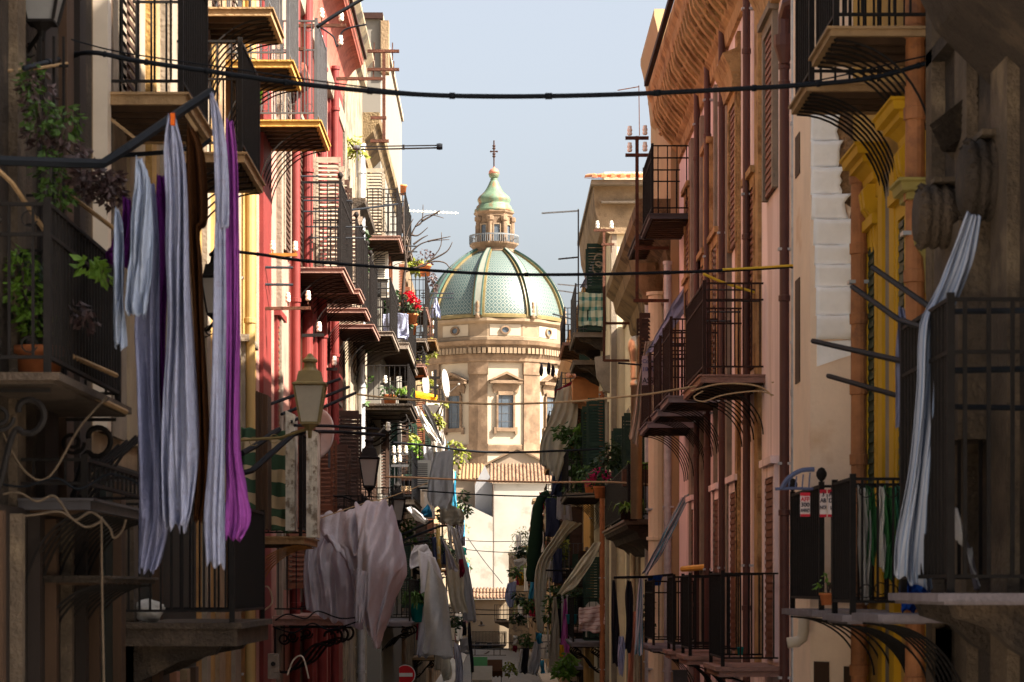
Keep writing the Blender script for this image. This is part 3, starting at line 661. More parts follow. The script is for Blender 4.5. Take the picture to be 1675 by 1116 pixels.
# windows and doors, left
for B, D, z, h, w_, fm, sm, op, hd in (
    (L2, 21.6, 4.05, 2.5, 1.0, M_WHITE, DBROWN_SH, 0, None), (L2, 24.8, 4.4, 2.3, .9, M_TAN, DBROWN_SH, 0, None), (L2, 23, -.2, 2.3, 1, DARKST, DBROWN_SH, 0, None),
    (L3, 28.2, 6.4, 2.4, .9, M_WHITE, DBROWN_SH, 0, None), (L3, 30.2, 6.4, 2.4, .8, M_WHITE, DBROWN_SH, 0, None), (L3, 29.4, 1.5, 2.4, .9, M_WHITE, GREEN_SH, 0, None), (L3, 32, .75, 2.3, .9, M_WHITE, GREEN_SH, 0, None), (L3, 30.3, -4.2, 2.3, .9, M_WHITE, DBROWN_SH, 0, None),
    (L4, 34.4, 6.45, 1.6, .8, M_WHITE, DBROWN_SH, 0, None), (L4, 37.9, 5.2, 2.4, .9, M_WHITE, DBROWN_SH, 0, M_REDC), (L4, 40.2, 5.15, 2.4, .9, M_WHITE, DBROWN_SH, 0, None), (L4, 44, 5.3, 2.4, .9, M_WHITE, WHITE_SH, 2, None), (L4, 46.4, 5.3, 2.4, .9, M_WHITE, DBROWN_SH, 2, None), (L4, 50, 5.3, 2.4, .9, M_WHITE, WHITE_SH, 2, None),
    (L4, 38, .0, 2.5, 1.0, M_WHITE, BROWN_SH, 2, None), (L4, 42, .2, 2.4, 1.0, M_WHITE, BROWN_SH, 2, M_REDC), (L4, 46, .3, 2.4, 1.0, M_WHITE, DBROWN_SH, 2, None), (L4, 49.6, 1.2, 2.4, .9, M_WHITE, DBROWN_SH, 2, None), (L4, 36.5, 2.3, 1.6, .7, M_RED, BROWN_SH, 0, None),
    (L5, 54.2, .4, 2.4, .9, M_WHITE, DBROWN_SH, 2, None), (L5, 54.6, 4.8, 2.2, .9, M_PEEL, DBROWN_SH, 0, None),
    (L6, 60.2, 8.4, 1.9, .8, M_WHITE, WHITE_SH, 2, None), (L6, 64.3, 6.3, 2.4, .9, M_WHITE, BROWN_SH, 2, None), (L6, 68.5, 6.4, 2.4, .9, M_WHITE, BROWN_SH, 0, None), (L6, 62.3, 2.4, 2.4, .9, M_YEL, DBROWN_SH, 2, None), (L6, 67.5, 2.4, 2.4, .9, M_YEL, GREEN_SH, 2, None),
    (L7, 73.3, 7.9, 1.8, .9, M_CREAM, BROWN_SH, 2, None), (L7, 78, 7.5, 2.1, .9, M_CREAM, BROWN_SH, 2, None), (L7, 83, 7.5, 2.1, .9, M_CREAM, DBROWN_SH, 2, None), (L7, 76, 3.6, 2.1, .9, M_CREAM, DBROWN_SH, 2, None), (L7, 84, 3.6, 2.1, .9, M_CREAM, GREEN_SH, 2, None), (L7, 78, -.6, 2.1, .9, M_CREAM, GREEN_SH, 2, None),
    (L8, 93, 5.2, 2.1, .9, M_WHITE, BROWN_SH, 2, None), (L8, 101, 5.2, 2.1, .9, M_WHITE, GREEN_SH, 2, None), (L8, 96, 1.2, 2.1, .9, M_WHITE, DBROWN_SH, 2, None), (L8, 106, 1.2, 2.1, .9, M_WHITE, BROWN_SH, 2, None),
    (L9, 118, 5.3, 2.1, .9, M_WHITE, DBROWN_SH, 2, None), (L9, 128, 5.3, 2.1, .9, M_WHITE, GREEN_SH, 2, None), (L9, 122, 1.2, 2.1, .9, M_WHITE, DBROWN_SH, 2, None)):
    window(B, D, z, h, w_, fm, sm, op, hd, leaf=.5)

# balconies, left
bl = {}
bl['pots'] = balcony(L1, 15.3, 18.25, 1.36, .52, 1.05, .07, mat('worn_stone_slab', (.07, .05, .036), .9, .4, 4, bump=.5), IRON, br='scroll', beams=False, X=3.3, ornament=True, mid=True)
bl['above'] = balcony(L1, 15.0, 17.6, 5.0, .5, 1.05, .12, DARKST, IRON, br='corbel', beams=False)
bl['low_dark'] = balcony(L1, 16.5, 19.3, .62, .5, .25, .08, SLABD, IRON, br='rods', nbr=14, drop=.7, X=3.25, sp=.2)
bl['low_dark2'] = balcony(L1, 17.2, 19.6, .1, .55, .0, .05, DARKST2, IRON, br='rods', nbr=10, drop=.6, rail=False)
b = MB(); b.box(-3.28, 15.0, -6, -3.2, 19.7, .55); b.build('shade_panel', MC['shade_dark_wood'], L1)  # added dark panel, its colour stands for shade low on the house
for k_ in range(7): b = MB(); b.box(-3.2, 15.4+k_*.62, -4, -3.12, 15.5+k_*.62, .5); b.build('shade_panel_post', (WOODD, DARKST, MC['shade_dark_wood'])[k_ % 3], L1)
bl['strut'] = balcony(L2, 20.05, 21.85, 4.08, .74, 1.15, .1, SLABT, IRON, br='none')
b = MB(); b.bar(P(152, 172, 20.1), P(232, 235, 20.1), .018); b.bar(P(300, 180, 20.2), P(322, 214, 20.2), .022); b.build('strut', SLABT, bl['strut'])
bl['stone'] = balcony(L2, 20.8, 23.6, -.28, 1.08, 1.0, .2, mat('weathered_ledge', (.08, .058, .042), .95, .5, 5, bump=.8), IRON, br='corbel', beams=False, sp=.09, drop=.5)
bl['cream2'] = balcony(L2, 24.3, 26.2, 4.35, .78, 1.1, .1, SLABT, IRON, nbr=6)
bl['o1'] = balcony(L3, 26.7, 28.1, 6.36, .82, 1.1, .09, SLABT, IRONG, nbr=7, drop=.8)
bl['o2'] = balcony(L3, 29.35, 30.75, 6.36, .82, 1.2, .09, SLABY, IRONG, nbr=7, drop=.8, ornament=True)
bl['o3'] = balcony(L4, 33.4, 35.3, 6.42, .86, 1.35, .09, SLABY, IRONG, nbr=7, drop=.9, sp=.09, ornament=True)
bl['p1'] = balcony(L4, 38.8, 41.6, 5.12, .84, 1.35, .09, SLABP, IRON, nbr=7, drop=.8, mid=True, finial=True)
bl['p2'] = balcony(L4, 43.2, 44.8, 5.32, .84, 1.2, .09, SLABP, IRON, nbr=6, drop=.8, finial=True)
bl['p3'] = balcony(L4, 45.7, 47.2, 5.27, .82, 1.3, .09, SLABP, IRON, nbr=6, drop=.85, finial=True)
bl['p4'] = balcony(L4, 48.4, 50.9, 5.26, .82, 1.3, .09, SLABP, IRON, nbr=7, drop=.9, finial=True)
bl['green'] = balcony(L3, 31.0, 33.3, .68, .84, 1.3, .1, SLABT, IRON, nbr=6, drop=.8, sp=.1, brm=mat('orange_bracket', (.32, .14, .03), .7, .3, 6), ornament=True)
bl['sheet'] = balcony(L4, 35.8, 40.5, -.38, 1.0, 1.05, .14, SLABP, IRON, br='scroll', beams=False)
bl['mid1'] = balcony(L6, 60.8, 66.5, 6.15, 1.06, 1.05, .16, SLABG, IRON, br='corbel', mid=True)
bl['mid2'] = balcony(L6, 58.4, 63, 4.45, 1.2, .9, .14, DARKST2, IRON, br='scroll', beams=False)
bl['mid3'] = balcony(L6, 64, 70, 2.36, 1.1, 1.25, .12, SLABG, IRONG, br='rods', nbr=8, mid=True)
bl['mid4'] = balcony(L6, 62, 69, -.8, 1.1, 1.05, .12, SLABL, IRON, br='scroll', beams=False)
FARL = [(L7, 74, 77, 7.6), (L7, 79, 83, 7.3), (L7, 76, 80, 3.5), (L7, 84, 87, 3.4), (L7, 75, 79, -.8), (L7, 83, 87, -.9), (L8, 90, 94, 9.25), (L8, 92, 96, 5.0), (L8, 100, 104, 5.1), (L8, 94, 98, 1.0), (L8, 104, 109, 1.1), (L8, 94, 99, -2.6),
        (L9, 114, 118, 5.2), (L9, 124, 128, 5.1), (L9, 118, 123, 1.0), (L9, 130, 135, 1.1), (L9, 120, 126, -2.7), (L10, 146, 151, 4.0), (L10, 158, 163, 1.0), (L10, 148, 154, -2.2), (L11, 184, 190, 1.2)]
EXTRAL = [(L4, 43.2, 46, .55), (L5, 52, 55.5, 5.5), (L5, 53, 56.4, 1.1), (L6, 58, 60.4, 8.4), (L6, 67, 71, 6.3), (L6, 63, 67, 9.1), (L7, 80.5, 85, 9.3), (L8, 104, 109, 7.4), (L10, 168, 173, 3.4), (L11, 196, 202, -1.6), (L9, 130, 135, 6.0)]
for i, (B, a_, c_, z) in enumerate(EXTRAL): balcony(B, a_, c_, z, .95, 1.1, .1, random.choice((SLABG, SLABT, SLABP)), IRON, br='rods', nbr=6, sp=.12, r=.011, mid=True)
for i, (B, a_, c_, z) in enumerate(FARL):
    bl['f%d' % i] = balcony(B, a_, c_, z, random.choice((.9, 1.0, 1.1)), random.choice((1.0, 1.1)), .1, random.choice((SLABG, SLABL, SLABT, SLABP)), random.choice((IRON, IRON, IRONG)), br=random.choice(('rods', 'scroll', 'corbel')), nbr=5, sp=.16, r=.012, mid=random.random() < .4)

# ================================================================== RIGHT SIDE OF THE STREET
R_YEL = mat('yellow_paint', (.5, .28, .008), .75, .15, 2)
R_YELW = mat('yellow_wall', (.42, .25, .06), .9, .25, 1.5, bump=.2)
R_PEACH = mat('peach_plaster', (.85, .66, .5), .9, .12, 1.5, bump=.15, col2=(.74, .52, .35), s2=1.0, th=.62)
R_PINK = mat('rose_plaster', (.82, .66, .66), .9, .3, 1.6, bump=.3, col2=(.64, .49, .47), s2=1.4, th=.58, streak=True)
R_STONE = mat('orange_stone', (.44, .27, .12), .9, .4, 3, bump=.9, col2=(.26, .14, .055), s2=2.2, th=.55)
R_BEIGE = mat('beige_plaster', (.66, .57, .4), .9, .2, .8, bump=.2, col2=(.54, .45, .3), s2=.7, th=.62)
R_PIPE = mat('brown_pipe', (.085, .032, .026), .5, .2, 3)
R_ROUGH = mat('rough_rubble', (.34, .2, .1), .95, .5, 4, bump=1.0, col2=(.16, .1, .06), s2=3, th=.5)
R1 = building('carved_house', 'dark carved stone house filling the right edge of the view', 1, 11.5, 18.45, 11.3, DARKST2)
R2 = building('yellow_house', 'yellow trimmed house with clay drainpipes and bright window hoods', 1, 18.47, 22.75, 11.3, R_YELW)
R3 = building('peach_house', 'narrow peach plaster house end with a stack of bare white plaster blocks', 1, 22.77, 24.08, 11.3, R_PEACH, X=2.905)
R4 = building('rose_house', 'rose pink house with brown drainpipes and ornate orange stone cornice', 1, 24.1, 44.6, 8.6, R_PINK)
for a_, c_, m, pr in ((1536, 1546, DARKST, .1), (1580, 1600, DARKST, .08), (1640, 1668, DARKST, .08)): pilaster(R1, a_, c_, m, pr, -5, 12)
for a_, c_, m, pr in ((1416, 1421, R_YEL, .06), (1447, 1454, R_YEL, .06), (1456, 1463, M_WHITE, .04), (1466, 1474, R_YEL, .06), (1518, 1524, R_YEL, .05)): pilaster(R2, a_, c_, m, pr, -5, 3.5)
pipe(R2, 1405, .075, CLAY, -5, 3.9, clay=True); pipe(R2, 1497, .08, CLAY, -5, 10.5, clay=True)
def hood(D0, D1, z, o_, m, B=R2, X=3.3):
    pr = [(0, z-.42), (.05, z-.42), (.05, z-.3), (.09, z-.28), (.1, z-.22), (.16, z-.16), (.2, z-.15), (.2, z-.1), (o_-.03, z-.09), (o_-.02, z-.03), (o_, z-.02), (o_, z), (0, z+.02)]
    b = MB(); n = len(pr)
    def ring_(D, k_): return [Vector((X-a_*(1-k_*.0), D+(a_*.9 if k_ else -a_*.9)*-1*(-1 if False else 1)*0, zz_)) for a_, zz_ in pr]
    # mitred returns: the moulding turns the corner at both ends
    A_ = [Vector((X-a_, D0+.25-a_, zz_)) for a_, zz_ in pr]; C_ = [Vector((X-a_, D1-.25+a_, zz_)) for a_, zz_ in pr]; A0 = [Vector((X+.02, D0+.25-a_, zz_)) for a_, zz_ in pr]; C0 = [Vector((X+.02, D1-.25+a_, zz_)) for a_, zz_ in pr]
    for P0, P1 in ((A0, A_), (A_, C_), (C_, C0)):
        for i in range(n-1): b.quad(P0[i], P1[i], P1[i+1], P0[i+1])
    b.build('window_hood', m, B)
    for y in (D0+.32, D1-.42):
        b = MB(); b.prism([(X, y, z-.9), (X-.05, y, z-.86), (X-.07, y, z-.6), (X-.14, y, z-.5), (X-.16, y, z-.36), (X-.12, y, z-.3), (X, y, z-.3)], (0, .1, 0)); b.build('hood_bracket', m, B)
hood(20.75, 21.65, 3.8, .28, R_YEL); hood(18.85, 19.75, 3.8, .28, R_YEL); hood(18.5, 18.95, 3.12, .27, mat('olive_trim', (.3, .24, .07), .8, .3, 4))
window(R2, 21.35, -.1, 3.1, .42, R_YEL, GREEN_SH, 0); window(R2, 19.75, -.1, 3.1, .35, R_YEL, GREEN_SH, 0); window(R2, 21.2, -4.6, 2.4, .9, R_YEL, DBROWN_SH, 0)
# white plaster blocks on the end wall of the peach house
WP = mat('raw_white_plaster', (.95, .95, .95), .9, .12, 2.5, bump=.4, fine=8)
ys = [150, 187, 232, 275, 319, 360, 402, 434, 471, 517, 556]; D = 22.77
lft = [1325, 1325, 1325, 1325, 1326, 1329, 1331, 1332, 1333, 1334, 1335]; rgt = [1364, 1367, 1372, 1375, 1383, 1394, 1391, 1393, 1392, 1393, 1392]
for i in range(len(ys)-1):
    b = MB(); t_ = []; lo = []; k = 8; rt = [rgt[i]+random.uniform(-4, 5) for _ in range(7)]
    n0 = len(b.v); rows_ = 7
    for r_ in range(rows_):
        v_ = r_/(rows_-1)
        for c_ in range(k+1):
            u_ = c_/k; xr = rt[r_]+(4 if r_ == 0 else 0); px_ = lft[i]+.5+(xr-lft[i])*u_
            y_ = ys[i]+(ys[i+1]-ys[i])*v_+2.2*math.sin(u_*2.6+.4)*(1-v_)-2.0*math.sin(u_*2.9)*v_*.8
            p = P(px_, y_, D); p.y -= .012+.045*(1-v_)**.6 if True else 0; b.v.append(p)
    for r_ in range(rows_-1):
        for c_ in range(k): a_ = r_*(k+1)+c_; b.f.append((a_, a_+1, a_+k+2, a_+k+1))
    m0 = len(b.v)
    for c_ in range(k+1): q = b.v[c_].copy(); q.y = D; q.z += .008; b.v.append(q)
    for c_ in range(k): b.f.append((c_+1, c_, m0+c_, m0+c_+1))
    o_ = b.build('plaster_block', WP, R3, True); md = o_.modifiers.new('t', 'SOLIDIFY'); md.thickness = .01
b = MB(); b.prism([P(1336, 560, D), P(1396, 556, D), P(1396, 580, D), P(1365, 590, D), P(1336, 600, D)], (0, -.01, 0)); b.build('plaster_patch', WP, R3)
b = MB(); n0 = 22; pts = [P(1399, 150, D), P(1399, 560, D)]+[P(1391+random.uniform(-4, 3) if y_ > 330 else 1362+random.uniform(-3, 3), y_, D) for y_ in range(560, 140, -20)]
b.prism(pts, (0, -.008, 0)); b.build('rubble_strip', R_ROUGH, R3)
for y0, y1 in ((218, 285), (455, 625)):
    b = MB(); b.box(2.895, Df(1309, 2.905), Z_(y1, 23.6), 2.93, Df(1302, 2.905), Z_(y0, 23.6)); b.build('slot_window', WOODD, R3)
for y0, a_, c_ in ((1082, 1331, 1356), (1090, 1380, 1396)):
    b = MB(); b.prism([P(a_, y0, D), P(c_, y0+1, D), P(c_, 1300, D), P(a_, 1300, D)], (0, -.02, 0)); b.build('door_opening', WOODD, R3)
b = MB(); b.tube([P(1288, 1052, 22.6), P(1304, 1050, 22.6), P(1312, 1044, 22.6), P(1315, 1030, 22.6), P(1315, 1006, 22.6)], .052, 12); b.build('elbow_pipe', PVC, R3, True)
# rose house
cp = [(0, 7.75), (.05, 7.76), (.07, 7.95), (.14, 8.02), (.15, 8.14), (.3, 8.32), (.42, 8.5), (.45, 8.66), (.5, 8.7), (.52, 8.85), (.58, 8.95), (.58, 9.1), (.52, 9.18), (0, 9.18)]
along(R4, cp, 24.2, 44.5, R_STONE)
b = MB(); y = 24.6
while y < 44.3:
    b.prism([(3.2, y, 7.98), (3.0, y, 8.2), (2.83, y, 8.46), (2.79, y, 8.66), (2.87, y, 8.68), (3.2, y, 8.4)], (0, .16, 0)); b.lathe([(.0, -.05), (.05, 0), (0, .05)], (2.96, y+.3, 8.3), 8); y += .4
b.build('modillion', R_STONE, R4)
b = MB(); b.box(2.66, 27.3, 9.18, 2.74, 44.6, 9.27); b.build('gutter', IRONB, R4)
pipe(R4, 1283, .055, R_PIPE, -1.5, 5.9); pipe(R4, 1221, .05, R_PIPE, -5, 8.3); pipe(R4, 1181, .052, R_PIPE, -5, 8.3); pipe(R4, 1157, .052, R_PIPE, -5, 8.3); pipe(R4, 1140, .052, R_PIPE, -5, 8.2)
b = MB(); b.lathe([(.055, 5.88), (.12, 6.08), (.12, 6.2)], (3.2, Df(1283, 3.2), 0), 12); b.tube([(3.2, Df(1283, 3.2), 6.2), (3.2, Df(1283, 3.2), 6.4), (3.22, Df(1283, 3.2)-.15, 6.52), (3.35, Df(1283, 3.2)-.28, 6.55)], .075, 10); b.build('hopper', R_PIPE, R4)
pipe(R4, 1297, .025, SILVER, -5, 8)
for D, z in ((29.4, 4.75), (33.9, 4.75), (38.0, 4.75), (42, 4.75)):
    window(R4, D, z-2.0 if False else z-.0, 1.95, .9, M_WHITE if D < 30 else R_STONE, BROWN_SH, 0, None, .07)
for D in (31.6, 36.8, 39.0, 42): window(R4, D, 2.85, 2.3, .9, R_STONE, BROWN_SH, 0, None, .06)
for D in (29.4, 33.9, 36.6, 41.2): window(R4, D, -.85, 2.2, .9, R_PINK, BROWN_SH, 0, None, .05)
for D in (29.3, 34): 
    b = MB(); b.prism([(3.3, D-.75, 6.9), (3.2, D-.75, 6.9), (3.15, D-.75, 7.1), (3.05, D-.75, 7.3), (3.3, D-.75, 7.4)], (0, 1.5, 0)); b.build('window_hood', R_STONE, R4)
for a_, c_, m, pr in ((1240, 1246, R_STONE, .05), (1208, 1212, R_STONE, .05), (1194, 1197, M_WHITE, .07), (1172, 1174, M_WHITE, .05), (1149, 1152, M_WHITE, .06), (1132, 1136, M_WHITE, .06)): pilaster(R4, a_, c_, m, pr, -1, 7.6)
# beyond the rose house
R5 = building('tall_cream_house', 'cream house rising above the end of the orange cornice', 1, 44.62, 50.5, 10.0, mat('warm_cream', (.4, .28, .15), .9, .15, 1), X=3.15)
along(R5, [(0, 9.2), (.1, 9.3), (.15, 9.8), (.25, 10.3), (.3, 10.5), (.3, 10.62), (0, 10.62)], 44.7, 49, MC['warm_cream'], 'eave')
R6 = building('cornice_house', 'old stone house with a moss stained sloping cornice and column', 1, 50.52, 61.9, 6.6, R_BEIGE, X=3.2)
along(R6, [(0, 5.9), (.1, 6.0), (.15, 6.25), (.45, 6.5), (.5, 6.75), (.66, 6.9), (.66, 7.15), (0, 7.15)], 44.7, 57.5, M_OLD)
for px, rd, m, zt in ((1092, .07, SILVER, 6), (1075, .17, R_BEIGE, 5.6), (1060, .07, SILVER, 6), (1035, .07, R_BEIGE, 4.2)): pipe(R6, px, rd, m, -5, zt, 3)
b = MB(); b.lathe([(.2, 5.5), (.24, 5.55), (.22, 5.65), (.34, 5.9), (.38, 6.05), (.4, 6.1), (.4, 6.25)], (3.0, Df(1070, 3.0), 0), 16); b.build('capital', M_OLD, R6)
pilaster(R6, 1082, 1088, R_ROUGH, .03, -2, 5.8); pilaster(R6, 1040, 1048, M_WHITE, .05, -5, 5); pilaster(R6, 1028, 1033, M_WHITE, .05, -5, 4.4)
b = MB(); b.lathe([(.11, -.2), (.11, 2.3), (.13, 2.31), (.13, 2.4), (.1, 2.42)]+[(.11+(.02 if i % 2 else 0), 2.45+i*.05) for i in range(8)]+[(.15, 2.95), (.17, 3.0), (.17, 3.15), (.12, 3.25), (.03, 3.28)], (X_(1041, 46.5), 46.5, 1.65-.1), 16); b.build('flue', mat('brushed_steel', (.62, .48, .3), .3, .15, 5, metal=.8), R6, True)
R7 = building('tiled_beige_house', 'beige house with orange tiled eave and plain end wall', 1, 61.92, 72.4, 9.55, R_BEIGE, X=2.83, roof=False)
b = MB(); b.prism([(2.83, 61.8, 9.0), (2.6, 61.8, 9.1), (2.45, 61.8, 9.6), (2.4, 61.8, 10.2), (6.5, 61.8, 10.2), (6.5, 61.8, 9.0)], (0, 10.6, 0)); b.build('eave_cove', M_CREAM, R7)
b = MB(); b.box(2.34, 61.5, 10.2, 6.6, 72.5, 10.32); b.box(2.6, 61.6, 9.75, 6.5, 61.8, 9.8); b.build('eave_board', M_WHITE, R7)
b = MB(); tiles(b, 2.3, 6.6, 61.35, 10.33, 66, 11.1, .24, .1); b.build('roof', mat('orange_tiles', (.55, .2, .08), .85, .35, 5, col2=(.35, .14, .07), s2=3, th=.55), R7)
b = MB(); b.box(2.9, 67, 10.4, 6.2, 71, 11.45); b.build('roof_room', R_BEIGE, R7)
b = MB(); b.box(2.86, 61.86, -5, 3.0, 61.93, 9.0); b.build('corner_pilaster', M_WHITE, R7)
b = MB(); b.box(3.55, 61.86, 7.45, 3.62, 61.93, 8.1); b.box(3.55, 61.86, 6.7, 3.62, 61.93, 7.1); b.build('end_window', M_WHITE, R7)
for k in range(9):
    b = MB(); b.tube([(2.83-.22-.14*math.cos(a_*.7+k), 63+k*1.0, 8.5-.35*(k%3)*.2+.16*math.sin(a_*.7+k)) for a_ in range(9)], .03, 4)
    b.build('scroll_ornament', M_WHITE, R7)
b = MB(); b.prism([(2.83, 61.95, 5.0), (2.7, 61.95, 5.05), (2.5, 61.95, 5.4), (2.45, 61.95, 5.9), (2.83, 61.95, 5.95)], (0, .35, 0)); b.build('bracket', M_WHITE, R7)
pipe(R7, 985, .07, mat('rust_pipe', (.32, .11, .045), .8, .3, 6), -5, 5.2)
pilaster(R7, 993, 996.5, M_WHITE, .05, -5, 4.8)
R8 = building('green_shutter_house', 'yellow house with tall green shutters beyond the beige end wall', 1, 72.42, 86, 9.1, R_YELW, X=3.0)
along(R8, [(0, 8.2), (.15, 8.4), (.3, 8.9), (.45, 9.0), (.45, 9.2), (0, 9.2)], 72.5, 86, M_YEL)
pipe(R8, 972, .12, M_YEL, -5, 8, 2.2)
R9 = building('far_ochre_house', 'ochre far house with broken eave right of the dome', 1, 86.02, 110, 9.0, M_OLD, X=3.2)
along(R9, [(0, 8.2), (.3, 8.5), (.6, 8.9), (.7, 9.15), (0, 9.3)], 86, 104, mat('orange_eave', (.5, .26, .1), .85, .3, 3))
R10 = building('far_right_cream_house', 'cream far house with laundry covered balconies on the right', 1, 110.02, 140, 7.2, M_CREAM)
R11 = building('far_right_tan_house', 'low tan far house right of the white nave wall', 1, 140.02, 176, 5.6, M_TAN, X=3.2)
R12 = building('small_loggia_house', 'small far house with a columned roof loggia against the nave', 1, 176.02, 205, 4.9, M_CREAM, X=2.6)
b = MB()
for y in (176.3, 178.6, 181): b.box(2.65, y, 4.9, 2.85, y+.25, 6.4)
b.box(2.5, 176, 6.4, 5, 184, 6.6); b.build('loggia', M_CREAM, R12)
R13 = building('last_right_house', 'last narrow dim house on the right at the street end', 1, 205.02, 212.5, 3.0, M_PEEL, X=.9, depth=3)

for B, D, z, h, w_, fm, sm, op in (
    (R5, 46.4, 2.9, 2.3, .9, M_WHITE, DBROWN_SH, 2), (R6, 53, 1.4, 2.4, .9, M_WHITE, GREEN_SH, 2), (R6, 58, 1.4, 2.4, .9, M_WHITE, GREEN_SH, 2), (R6, 54, -3.2, 2.3, .9, M_TAN, DBROWN_SH, 0),
    (R7, 64.8, 6.8, 2.3, 1.0, M_WHITE, GREEN_SH, 2), (R7, 68.5, 2.7, 2.4, 1.0, M_WHITE, GREEN_SH, 2), (R7, 64.2, 2.6, 2.4, .9, M_WHITE, GREEN_SH, 2), (R7, 67, -1.4, 2.3, 1.0, M_WHITE, GREEN_SH, 2),
    (R8, 75, 7.0, 2.0, .9, M_WHITE, GREEN_SH, 2), (R8, 80, 3.2, 2.2, .9, M_WHITE, GREEN_SH, 2), (R8, 76, -1, 2.2, .9, M_WHITE, DBROWN_SH, 2), (R8, 82, -1, 2.2, .9, M_WHITE, GREEN_SH, 2),
    (R9, 90, 5, 2.2, .9, M_WHITE, BROWN_SH, 2), (R9, 98, 5, 2.2, .9, M_WHITE, GREEN_SH, 2), (R9, 92, .9, 2.2, .9, M_WHITE, DBROWN_SH, 2), (R9, 102, .9, 2.2, .9, M_WHITE, GREEN_SH, 2),
    (R10, 116, 4, 2.2, .9, M_WHITE, DBROWN_SH, 2), (R10, 128, 4, 2.2, .9, M_WHITE, GREEN_SH, 2), (R10, 120, .2, 2.2, .9, M_WHITE, DBROWN_SH, 2), (R11, 148, 2, 2, .9, M_WHITE, BROWN_SH, 2), (R11, 160, 2, 2, .9, M_WHITE, GREEN_SH, 2)):
    window(B, D, z, h, w_, fm, sm, op, None, leaf=.5)

br_ = {}
br_['near'] = balcony(R1, 14.6, 16.4, -.02, .64, 1.75, .07, SLABL, IRON, br='corbel', beams=False, mid=True, r=.012)
br_['near2'] = balcony(R1, 16.9, 18.1, -.17, .64, 1.05, .06, SLABL, IRON, br='rods', beams=False, rail=False)
br_['cor'] = balcony(R1, 14.2, 15.9, 4.15, .72, 1.0, .2, DARKST2, IRON, br='corbel', beams=True)
br_['n1'] = balcony(R2, 18.5, 19.6, -.19, .66, 1.02, .07, SLABL, IRON, nbr=8, beams=False, drop=.55, sp=.1, ornament=True)
br_['n2'] = balcony(R2, 20.3, 22.4, -.17, .66, 1.02, .06, SLABL, IRON, nbr=5, beams=False, drop=.5, ornament=True, finial=True)
br_['t1'] = balcony(R2, 18.4, 19.5, 4.24, .8, 1.1, .07, SLABT, IRON, nbr=7, drop=.85)
br_['t2'] = balcony(R2, 19.85, 20.85, 4.12, .8, 1.1, .07, SLABT, IRON, nbr=7, drop=.85)
br_['b1'] = balcony(R4, 41.7, 44.2, 6.42, .72, 1.15, .09, SLABD, IRON, br='none', nbr=5, mid=True, sp=.14)
br_['b2'] = balcony(R5, 44.7, 47.5, 6.5, .62, .0, .09, SLABD, IRON, br='none', rail=False)
br_['c1'] = balcony(R4, 30.2, 33.0, 2.66, .8, 1.12, .1, SLABP, IRONB, nbr=8, drop=.62, mid=True, sp=.1, finial=False)
br_['c2'] = balcony(R4, 36.0, 37.7, 2.86, .8, 1.12, .1, SLABL, IRONB, nbr=6, drop=.7, mid=True, sp=.1)
br_['c3'] = balcony(R4, 38.4, 39.8, 2.83, .8, 1.12, .1, SLABL, IRONB, nbr=6, drop=.8, mid=True, sp=.1)
br_['c4'] = balcony(R4, 41.0, 43.2, 2.82, .8, 1.12, .1, SLABL, IRONB, nbr=6, drop=.8, mid=True, sp=.1)
br_['d1'] = balcony(R4, 28.6, 30.3, -.9, .72, 1.08, .12, SLABP, IRON, nbr=5, beams=False, drop=.5, sp=.12)
br_['d2'] = balcony(R4, 33.2, 34.6, -.9, .74, 1.08, .12, SLABP, IRON, nbr=5, beams=False, sp=.1)
br_['d3'] = balcony(R4, 36.0, 37.2, -.9, .76, 1.08, .12, SLABP, IRON, nbr=4, beams=False, sp=.1)
br_['d4'] = balcony(R4, 40.4, 42.6, -.92, .78, 1.05, .1, SLABL, IRON, nbr=4, beams=False, sp=.13, mid=True)
br_['belly'] = balcony(R6, 47.4, 57.5, 1.37, .72, 1.05, .1, SLABG, IRON, br='belly', beams=False, sp=.055, r=.012, X=3.2)
br_['check'] = balcony(R7, 64.4, 68.2, 6.78, .84, 1.25, .12, SLABG, IRONG, br='corbel', mid=True)
br_['check2'] = balcony(R7, 66, 68.8, 6.2, .8, .3, .12, SLABG, IRON, br='corbel', rail=False)
br_['plants'] = balcony(R7, 66, 71.5, 2.62, 1.0, 1.15, .12, SLABG, IRON, br='rods', nbr=7, sp=.14)
br_['low'] = balcony(R7, 64.5, 69, -1.38, .9, 1.15, .12, SLABL, IRON, br='scroll', beams=False, sp=.15)
br_['tray'] = balcony(R8, 73, 77, .0, .9, .6, .08, SLABD, IRON, br='none')
FARR = [(R8, 74, 78, 2.9, 1.0), (R8, 79, 84, 6.0, 1.0), (R8, 80, 85, -1.3, 1.0), (R9, 88, 93, 6.6, 1.1), (R9, 88, 92, 4.6, 1.0), (R9, 96, 101, 4.9, 1.0), (R9, 90, 95, .7, 1.1), (R9, 100, 106, .8, 1.1), (R9, 92, 98, -2.9, 1.1),
        (R10, 114, 119, 3.8, 1.1), (R10, 126, 132, 3.9, 1.1), (R10, 118, 124, .1, 1.1), (R10, 130, 136, .1, 1.1), (R10, 120, 126, -3.2, 1.1), (R11, 146, 151, 1.9, 1.1), (R11, 158, 163, 2.0, 1.1), (R11, 150, 156, -1.6, 1.1), (R12, 178, 182, 3.2, 1.1), (R12, 190, 196, .6, 1.1), (R12, 184, 190, -2.0, 1.1)]
EXTRAR = [(R8, 79, 84, 8.0, .9), (R9, 103, 108, 6.4, 1.1), (R10, 112, 117, 5.6, 1.1), (R11, 166, 171, .4, 1.2), (R12, 196, 201, 2.6, 1.1), (R9, 96, 101, 2.8, 1.1), (R10, 126, 132, 2.0, 1.2)]
